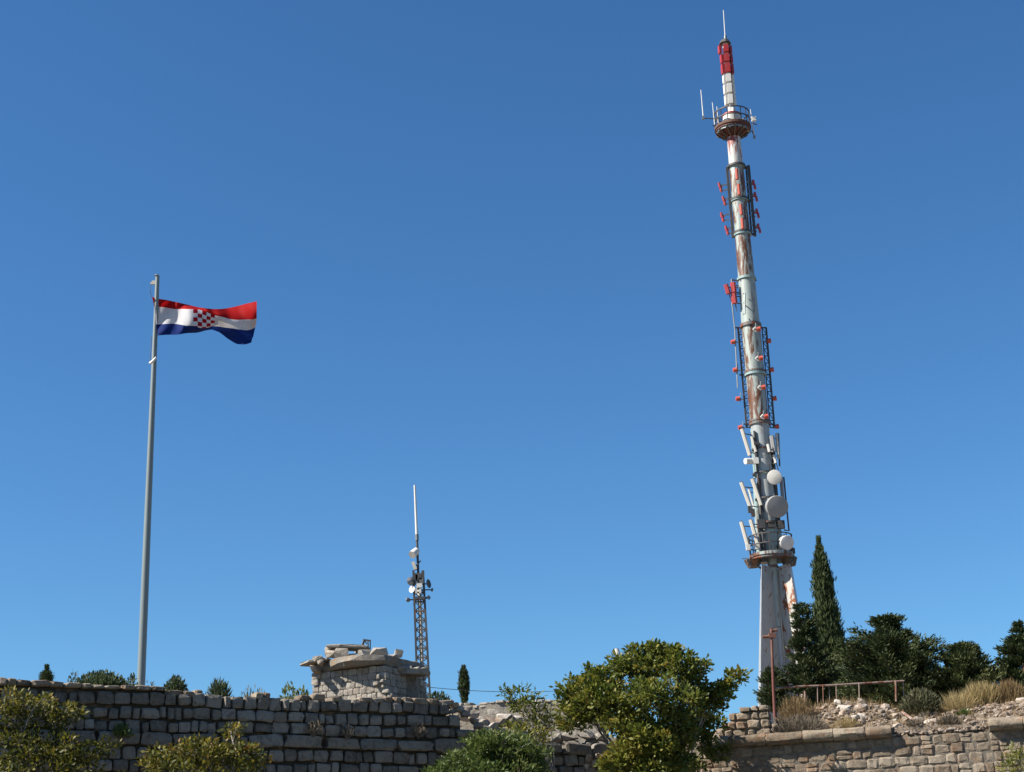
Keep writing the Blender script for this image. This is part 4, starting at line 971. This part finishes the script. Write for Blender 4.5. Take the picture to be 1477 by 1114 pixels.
# green bush and pale sapling beside it
broadleaf('green_bush', 'dense mid green bush growing between the shaded wall and the leafy tree', 'bush', 44.0, 715, 0,
  [(715,1092,46,34,190,0),(675,1106,42,22,100,0),(755,1100,40,30,120,.1),(700,1075,30,18,60,.1),(740,1078,26,16,50,.2),(640,1118,30,14,50,0),(715,1125,80,22,120,0)],
  M['leaf_green'], .13, .38, 26, .2, .09, tint0=.42, tint_sd=.2, stems=5, twig_every=9, fork=3.5)
broadleaf('yellow_sapling', 'thin yellow green sapling with drooping leaves before the plastered inner wall', 'sapling', 46.3, 772, 0,
  [(752,1008,20,16,18,0,-.15),(735,1000,14,8,6,.1,-.2),(762,1022,20,14,15,0,-.1),(778,1040,22,16,18,.1),(745,1055,22,12,16,0,.1),(770,1062,26,18,30,-.1,.1),(788,1030,14,12,8,.3,-.1),(795,1045,14,10,8,.2),(768,1085,18,16,15,0,.1),(772,1002,7,5,2,0,-.15)],
  M['leaf_fig'], .15, .34, 14, .2, .05, tint0=.5, tint_sd=.15, stems=3, twig_every=2, fork=5.2)
# shrubs against the shaded wall
broadleaf('turning_shrub', 'tall yellow green shrub with rusty leaf tips before the shaded wall end', 'shrub', 39.6, 40, 0,
  [(20,1012,28,16,28,0,.2),(50,1020,30,18,33,0,.15),(10,1035,26,18,28,0),(60,1040,30,18,33,.1),(95,1030,24,14,21,.1,.1),(30,1068,34,20,43,-.1),(85,1080,38,20,50,0),(60,1100,50,22,64,0),(120,1088,28,14,28,.1,.1),(110,1110,44,16,43,0),(150,1078,16,9,10,.1,.1),(20,1100,36,20,43,0),(112,1028,10,6,5,.1,.1)],
  M['leaf_yellow'], .125, .5, 15, .2, .08, tint0=.20, tint_sd=.2, stems=4, twig_every=3, fork=4.0)
broadleaf('turning_shrub', 'broad yellow green shrub before the shaded wall left of the green bush', 'shrub', 41.0, 285, 0,
  [(240,1092,34,18,43,0),(280,1085,34,16,43,0,.1),(305,1096,36,18,43,-.1),(345,1090,30,16,36,0),(365,1098,20,12,18,0),(225,1106,28,12,28,0),(290,1118,90,18,79,0),(298,1072,14,10,8,.1),(360,1084,14,9,8,.1),(333,1054,18,9,10,.5,.15)],
  M['leaf_yellow'], .125, .55, 15, .19, .08, tint0=.30, tint_sd=.2, stems=4, twig_every=4, fork=4.4)
broadleaf('conifer_sprig', 'small yellowish green sapling at the foot of the sunlit block wall', 'sapling', 46.2, 1466, 0,
  [(1464,1085,9,12,14,0),(1458,1095,10,6,10,0),(1470,1100,14,10,16,0),(1452,1108,14,7,12,0),(1468,1115,20,10,20,0),(1474,1090,8,8,8,0)],
  M['leaf_fig'], .12, .25, 12, .15, .04, tint0=.45, tint_sd=.15, stems=2, twig_every=2, fork=5.2)

def tuft_plant(name, label, cat, P0, rx, h, n, mat, L=.12, w=.4, up=.8, spread=.8, tint0=.5, group=None, tint_sd=.2, sub='foliage'):
    e = empty(name, P0, label, cat, group); P0 = np.array(P0)
    d = rng.normal(size=(n,3)); d[:,2] = np.abs(d[:,2]); d = unit(d); r_ = rng.random((n,1))**.45
    Cn = P0[None]+d*r_*np.array([rx, rx*.8, h]); D = d*spread+np.array([0,0,up])+rng.normal(size=(n,3))*.35
    Ls = L*rng.uniform(.6,1.3,n); leaf_obj(sub, Cn, D, Ls, Ls*w, rng.normal(tint0, tint_sd, n), mat, e, .45, .03)
    st = MB()
    for q in range(10):
        dd = Vector(d[q]); st.tube([Vector(P0)-Vector((0,0,.1)), Vector(P0)+Vector((dd.x*rx*.7, dd.y*rx*.6, dd.z*h*.8))], [.02,.008], 5)
    st.build('stem', M['bark_dark'], e); return e
def gz(px, Y, py=990):
    p = at(px, py, Y); return (p.x, Y, terrace_z(p.x, Y))
def behind(name, label, cat, px, ptop, Y, rx_px, n, mat, L, w, up, spread, tint0=.5, group=None):
    g_ = gz(px, Y); k = sc(980, Y); h = at(px, ptop, Y).z-g_[2]
    hv = min(h, .7 if ptop > 965 else 1.2)
    e = tuft_plant(name, label, cat, (g_[0], Y, g_[2]+h-hv), rx_px*k, hv, n, mat, L, w, up, spread, tint0, group)
    st = MB()
    for q in range(4): st.tube([(g_[0]+random.uniform(-.1,.1), Y, g_[2]-.05), (g_[0]+random.uniform(-.4,.4)*rx_px*k, Y, g_[2]+h-hv*.6)], [.025,.012], 5)
    st.build('stem', M['bark_dark'], e); return e
behind('low_shrub', 'leafy low shrub along the wall top left of the flagpole', 'shrub', 145, 971, 47.5, 42, 2600, M['leaf_blue'], .13, .5, .5, .8, .4)
behind('low_shrub', 'small leafy sprig on the wall top at the foot of the flagpole', 'shrub', 190, 973, 49.5, 11, 420, M['leaf_blue'], .11, .4, .8, .6, .6)
behind('low_shrub', 'wispy bluish plant on the wall top beside the tiny topiary cypress', 'shrub', 105, 966, 47.0, 9, 180, M['leaf_blue'], .11, .3, .9, .5, .5)
behind('low_shrub', 'bushy green shrub on the wall top right of the flagpole', 'shrub', 253, 977, 48.5, 17, 1100, M['leaf_blue'], .14, .35, .8, .8, .5)
behind('spiky_plant', 'spiky green plant on the wall top among broken coping', 'plant', 315, 985, 49.0, 15, 420, M['leaf_blue'], .3, .16, 1.1, .7, .55)
behind('low_shrub', 'pale leafy sprout on the wall top left of the ruined turret', 'shrub', 418, 985, 48.2, 12, 160, M['leaf_green'], .15, .4, .8, .8, .8)
behind('low_shrub', 'pale leafy sprout touching the left side of the turret', 'shrub', 436, 988, 48.3, 8, 110, M['leaf_green'], .14, .4, .8, .8, .75)
behind('low_shrub', 'dark green shrub at the foot of the lattice mast', 'shrub', 632, 1000, 52.5, 24, 1500, M['leaf_blue'], .14, .35, .6, .8, .25)
behind('low_shrub', 'sparse dry sprigs on the wall top between spiky plant and turret', 'shrub', 365, 990, 48.6, 22, 260, M['sage'], .14, .25, .9, .6, .4)
behind('low_shrub', 'thin weeds on the wall top between flagpole and bushy shrub', 'shrub', 217, 978, 48.0, 8, 70, M['sage'], .14, .2, 1, .5, .4)
# dry plants rooted in the shaded wall face
for (px, py, rp, n, lb, mt) in [(452,1052,13,420,'grey dry plant rooted in the shaded wall below the turret','twig'), (500,1056,11,260,'thin dry plant on the shaded wall face right of the larger dry plant','twig'), (603,1054,11,300,'brownish dry plant on the shaded wall face below the lattice mast','twig'), (176,1058,14,420,'fresh green plant sprouting from the shaded wall below the flagpole','leaf_green'), (333,1062,12,160,'yellowing creeper hanging on the shaded wall above the broad shrub','leaf_yellow')]:
    u_, z_ = LW.hit(px, py, .12); p = LW.pt(u_, z_-.12, .12); k = sc(py, p.y)
    tuft_plant('wall_plant', lb, 'plant', p, rp*k, rp*k*1.3, n, M[mt], .11, .35 if mt != 'twig' else .2, .5, .9, .5, 'plants on the shaded wall face')

# ---- conifers and cypresses
def conifer(name, label, Y, px_base, top, prof, nb=200, per=42, mat='conifer', rise=.25, leaf=.26, w=.22, group=None, zbase=None, lean=0, tint0=.4, rough=.3, tuft=.16, up=.35):
    pt = at(*top, Y); bx = pt.x; z0 = terrace_z(bx, Y) if zbase is None else zbase; Ht = pt.z-z0
    e = empty(name, (bx, Y, z0), label, 'tree', group)
    zs = [at(top[0], py, Y).z for py, _ in prof]; rs = [r_*sc(py, Y) for py, r_ in prof]
    order = np.argsort(zs); zs = np.array(zs)[order]; rs = np.array(rs)[order]
    wood = MB(); wood.tube([(bx,Y,z0-.1), (bx,Y,z0+Ht*.5), (bx,Y,z0+Ht*.96)], [.05+Ht*.018, .03+Ht*.01, .015], 8)
    Cs, Ds, Ts, Ls = [], [], [], []
    zlo = max(z0+.15, zs[0])
    for b_ in range(nb):
        f_ = (b_+.5)/nb; z = zlo+(pt.z-zlo)*(1-(1-f_)**.9)*.985
        if mat == 'conifer' and z < pt.z-.5: z = round(z/.42)*.42+random.gauss(0,.12)
        az = b_*2.399963+random.uniform(-.4,.4)
        rmax = max(.05, float(np.interp(z, zs, rs))*(1+rough*(random.random()*1.9-1.35)+(.25 if random.random() < .12 and mat == 'conifer' else 0)))
        o = Vector((math.cos(az), math.sin(az), 0)); st = Vector((bx, Y, max(z0+.05, z-rmax*rise*.8))); en = Vector((bx, Y, z))+o*rmax+Vector((0,0,rmax*rise*.4))
        if b_ % 3 == 0: wood.tube([st, st.lerp(en, .5), en], [.012+rmax*.012, .01+rmax*.007, .006], 5, cap=False)
        dv = np.array((en-st).normalized()); sd = np.cross(dv, [0,0,1.]); sd /= max(1e-6, np.linalg.norm(sd)); sd0 = random.gauss(tint0, .16)
        ns = max(3, int(3+rmax*7))                    # side sprays along the bough
        for q in range(ns):
            t0 = min(1, .25+.8*(q+random.random())/ns); p0 = np.array(st)*(1-t0)+np.array(en)*t0
            wd_ = (1.12-t0)*(.25+.55*rmax)*tuft*2.6+.05*min(1, rmax*6); n = max(6, int(per*.42*random.uniform(.7,1.3)))
            t_ = rng.random((n,1)); sg = rng.choice([-1.,1.], (n,1))
            P_ = p0[None]+sd[None]*sg*t_*wd_*rng.random((n,1))**.4+dv[None]*t_*wd_*.6+rng.normal(size=(n,3))*np.array([.05,.05,.035])*(1+rmax*.6)*min(1, .25+rmax*3)
            D = dv[None]*.8+sd[None]*sg*.45+np.array([0,0,up])[None]+rng.normal(size=(n,3))*.3
            Cs.append(P_); Ds.append(D); Ts.append(np.full(n, sd0)+rng.normal(size=n)*.13+(t0-.55)*.3); Ls.append(leaf*rng.uniform(.6,1.3,n)*min(1, .45+rmax*2.5))
    L = np.concatenate(Ls)
    leaf_obj('crown', np.concatenate(Cs), np.concatenate(Ds), L, L*w, np.concatenate(Ts), M[mat], e, .5, .03)
    wood.build('trunk', M['bark_dark'], e, smooth=True); return e
conifer('cypress_tree', 'tall narrow dark cypress beside the tower legs', 62, 1198, (1180,773),
    [(773,.3),(785,1.5),(795,3.5),(808,6),(822,9),(850,12.5),(872,12.5),(880,10),(890,15.5),(915,18.5),(945,21.5),(975,23.5),(1000,24),(1025,22)], 620, 26, 'cypress', 2.2, .20, .22, tint0=.45, rough=.18, tuft=.10, up=1.1)
conifer('conifer_tree', 'slender dark conifer right in front of the tower legs', 60, 1153, (1155,869),
    [(869,1),(878,7),(890,12),(905,16),(915,10),(930,20),(945,16),(960,28),(985,30),(1010,30),(1030,26)], 210, 40, 'conifer', .35, .15, .3, tint0=.3, rough=.45, up=.25)
conifer('conifer_tree', 'broad dark layered conifer standing behind the rusty railing', 58.5, 1290, (1280,889),
    [(889,8),(894,22),(906,13),(914,42),(925,32),(937,58),(948,52),(962,70),(980,68),(1005,62),(1030,52)], 300, 46, 'conifer', .25, .16, .3, tint0=.42, rough=.65, tuft=.15, up=.2)
conifer('conifer_tree', 'young slim conifer spire between the cypress and the broad conifer', 59.5, 1233, (1231,919),
    [(919,1),(930,7),(945,11),(965,20),(985,22),(1020,20)], 110, 36, 'conifer', .5, .15, .3, tint0=.45, rough=.4)
conifer('conifer_tree', 'twin topped mid green conifer between broad conifer and yellow grass', 57.5, 1392, (1384,927),
    [(927,1),(936,10),(950,24),(962,32),(978,42),(1000,48),(1030,42)], 190, 44, 'conifer', .4, .16, .3, tint0=.55, rough=.45)
conifer('conifer_tree', 'short second spire of the mid green conifer above yellow grass', 57.9, 1402, (1400,927),
    [(927,2),(936,6),(950,14),(962,22),(985,30),(1020,28)], 100, 40, 'conifer', .5, .15, .3, tint0=.48, rough=.45)
conifer('conifer_tree', 'dark pointed conifer behind the weathered board and dry grass', 58.0, 1475, (1468,895),
    [(895,1),(906,5),(922,12),(936,20),(945,42),(956,32),(975,44),(1000,46),(1030,40)], 210, 44, 'conifer', .3, .16, .3, tint0=.38, rough=.5)
conifer('cypress_tree', 'small lone columnar cypress behind the sunlit inner wall', 72, 670, (668.5,961),
    [(961,.3),(968,2),(975,4),(983,5.2),(995,6),(1003,5),(1010,3.5),(1030,2)], 240, 30, 'cypress', 2.0, .18, .22, tint0=.35, rough=.12, tuft=.09, up=1.1)
conifer('cypress_tree', 'tiny topiary cypress with bulbous base on the wall top', 56, 66, (68,959),
    [(959,.3),(964,.8),(968.5,1.2),(971,4.5),(976,7.2),(984,7.5),(1000,6)], 260, 26, 'cypress', .9, .07, .3, tint0=.45, rough=.12, tuft=.05, up=.8)
conifer('conifer_tree', 'low dark young conifer at the foot of the left tower leg', 60.5, 1110, (1112,962),
    [(962,2),(972,8),(985,14),(1000,17),(1025,18)], 90, 34, 'conifer', .3, .15, .3, tint0=.3, rough=.45)
# ---- dry bushes and grass on the bank
def bank(name, label, cat, px, d, rx_px, top_py, n, mat, L, w, up, spread, tint0=.5):
    q = RW.pt(RW.hit(px, 1040)[0], 0, -d); z = terrace_z(q.x, q.y); k = sc(1030, q.y); h = max(.2, at(px, top_py, q.y).z-z)
    return tuft_plant(name, label, cat, (q.x, q.y, z-.03), rx_px*k, h, n, M[mat], L, w, up, spread, tint0)
bank('dry_bush', 'rounded grey green bush on the rubble bank above the fallen pipe', 'bush', 1326, 2.2, 30, 996, 5200, 'sage', .16, .22, .5, 1, .35)
bank('dry_bush', 'small brownish dry bush at the broken gap in the string course', 'bush', 1369, .6, 17, 1034, 2400, 'twig', .14, .12, .6, 1, .6)
bank('dry_bush', 'wide brown brush at the right foot of the broken parapet', 'bush', 1150, .7, 42, 1034, 3600, 'twig', .17, .08, .7, 1, .55)
bank('dry_bush', 'dry pale scrub beside the rusty post behind the broken parapet', 'bush', 1142, 1.5, 26, 1010, 1500, 'dry', .3, .05, 1.2, .6, .3)
bank('dry_bush', 'low dry bush under the end of the fallen pipe', 'bush', 1318, .45, 13, 1042, 900, 'twig', .12, .12, .6, 1, .5)
bank('grass_tuft', 'tall straw yellow grass tuft right of the mid green conifer', 'grass', 1420, 2.6, 26, 996, 2600, 'straw', .42, .035, 1.5, .7, .5)
bank('grass_tuft', 'pale dry grass drooping left of the tall yellow tuft', 'grass', 1385, 2.2, 26, 1008, 1100, 'straw', .4, .035, .7, 1, .7)
bank('grass_tuft', 'brown dry grass clump near the weathered board', 'grass', 1462, 2.8, 24, 990, 2400, 'dry', .34, .05, 1.2, .7, .35)
bank('grass_tuft', 'golden dry grass patch on the rubble just above the string course', 'grass', 1216, .6, 18, 1038, 900, 'straw', .2, .05, .8, 1, .35)
bank('green_tuft', 'small green weed on the stones left of the tall yellow tuft', 'weed', 1391, 1.5, 11, 1028, 420, 'leaf_green', .14, .15, 1, .7, .4)
# thin dry grass everywhere on the bank
n = 6600; xs_, Cs = rng.uniform(1112, 1620, n), []
for x in xs_:
    d = random.uniform(.3, 4.2); q = RW.pt(RW.hit(x, 1040)[0], 0, -d); Cs.append((q.x, q.y, terrace_z(q.x, q.y)-.02))
Ls = rng.uniform(.12,.38,n)
gs = leaf_obj('dry_grass', np.array(Cs), np.array([0,0,1.1])[None]+rng.normal(size=(n,3))*.45, Ls, Ls*.05, rng.normal(.45,.2,n), M['dry'], None, .35)
gs['kind'] = 'stuff'; tag(gs, 'thin dry grass scattered over the rubble bank', 'grass')
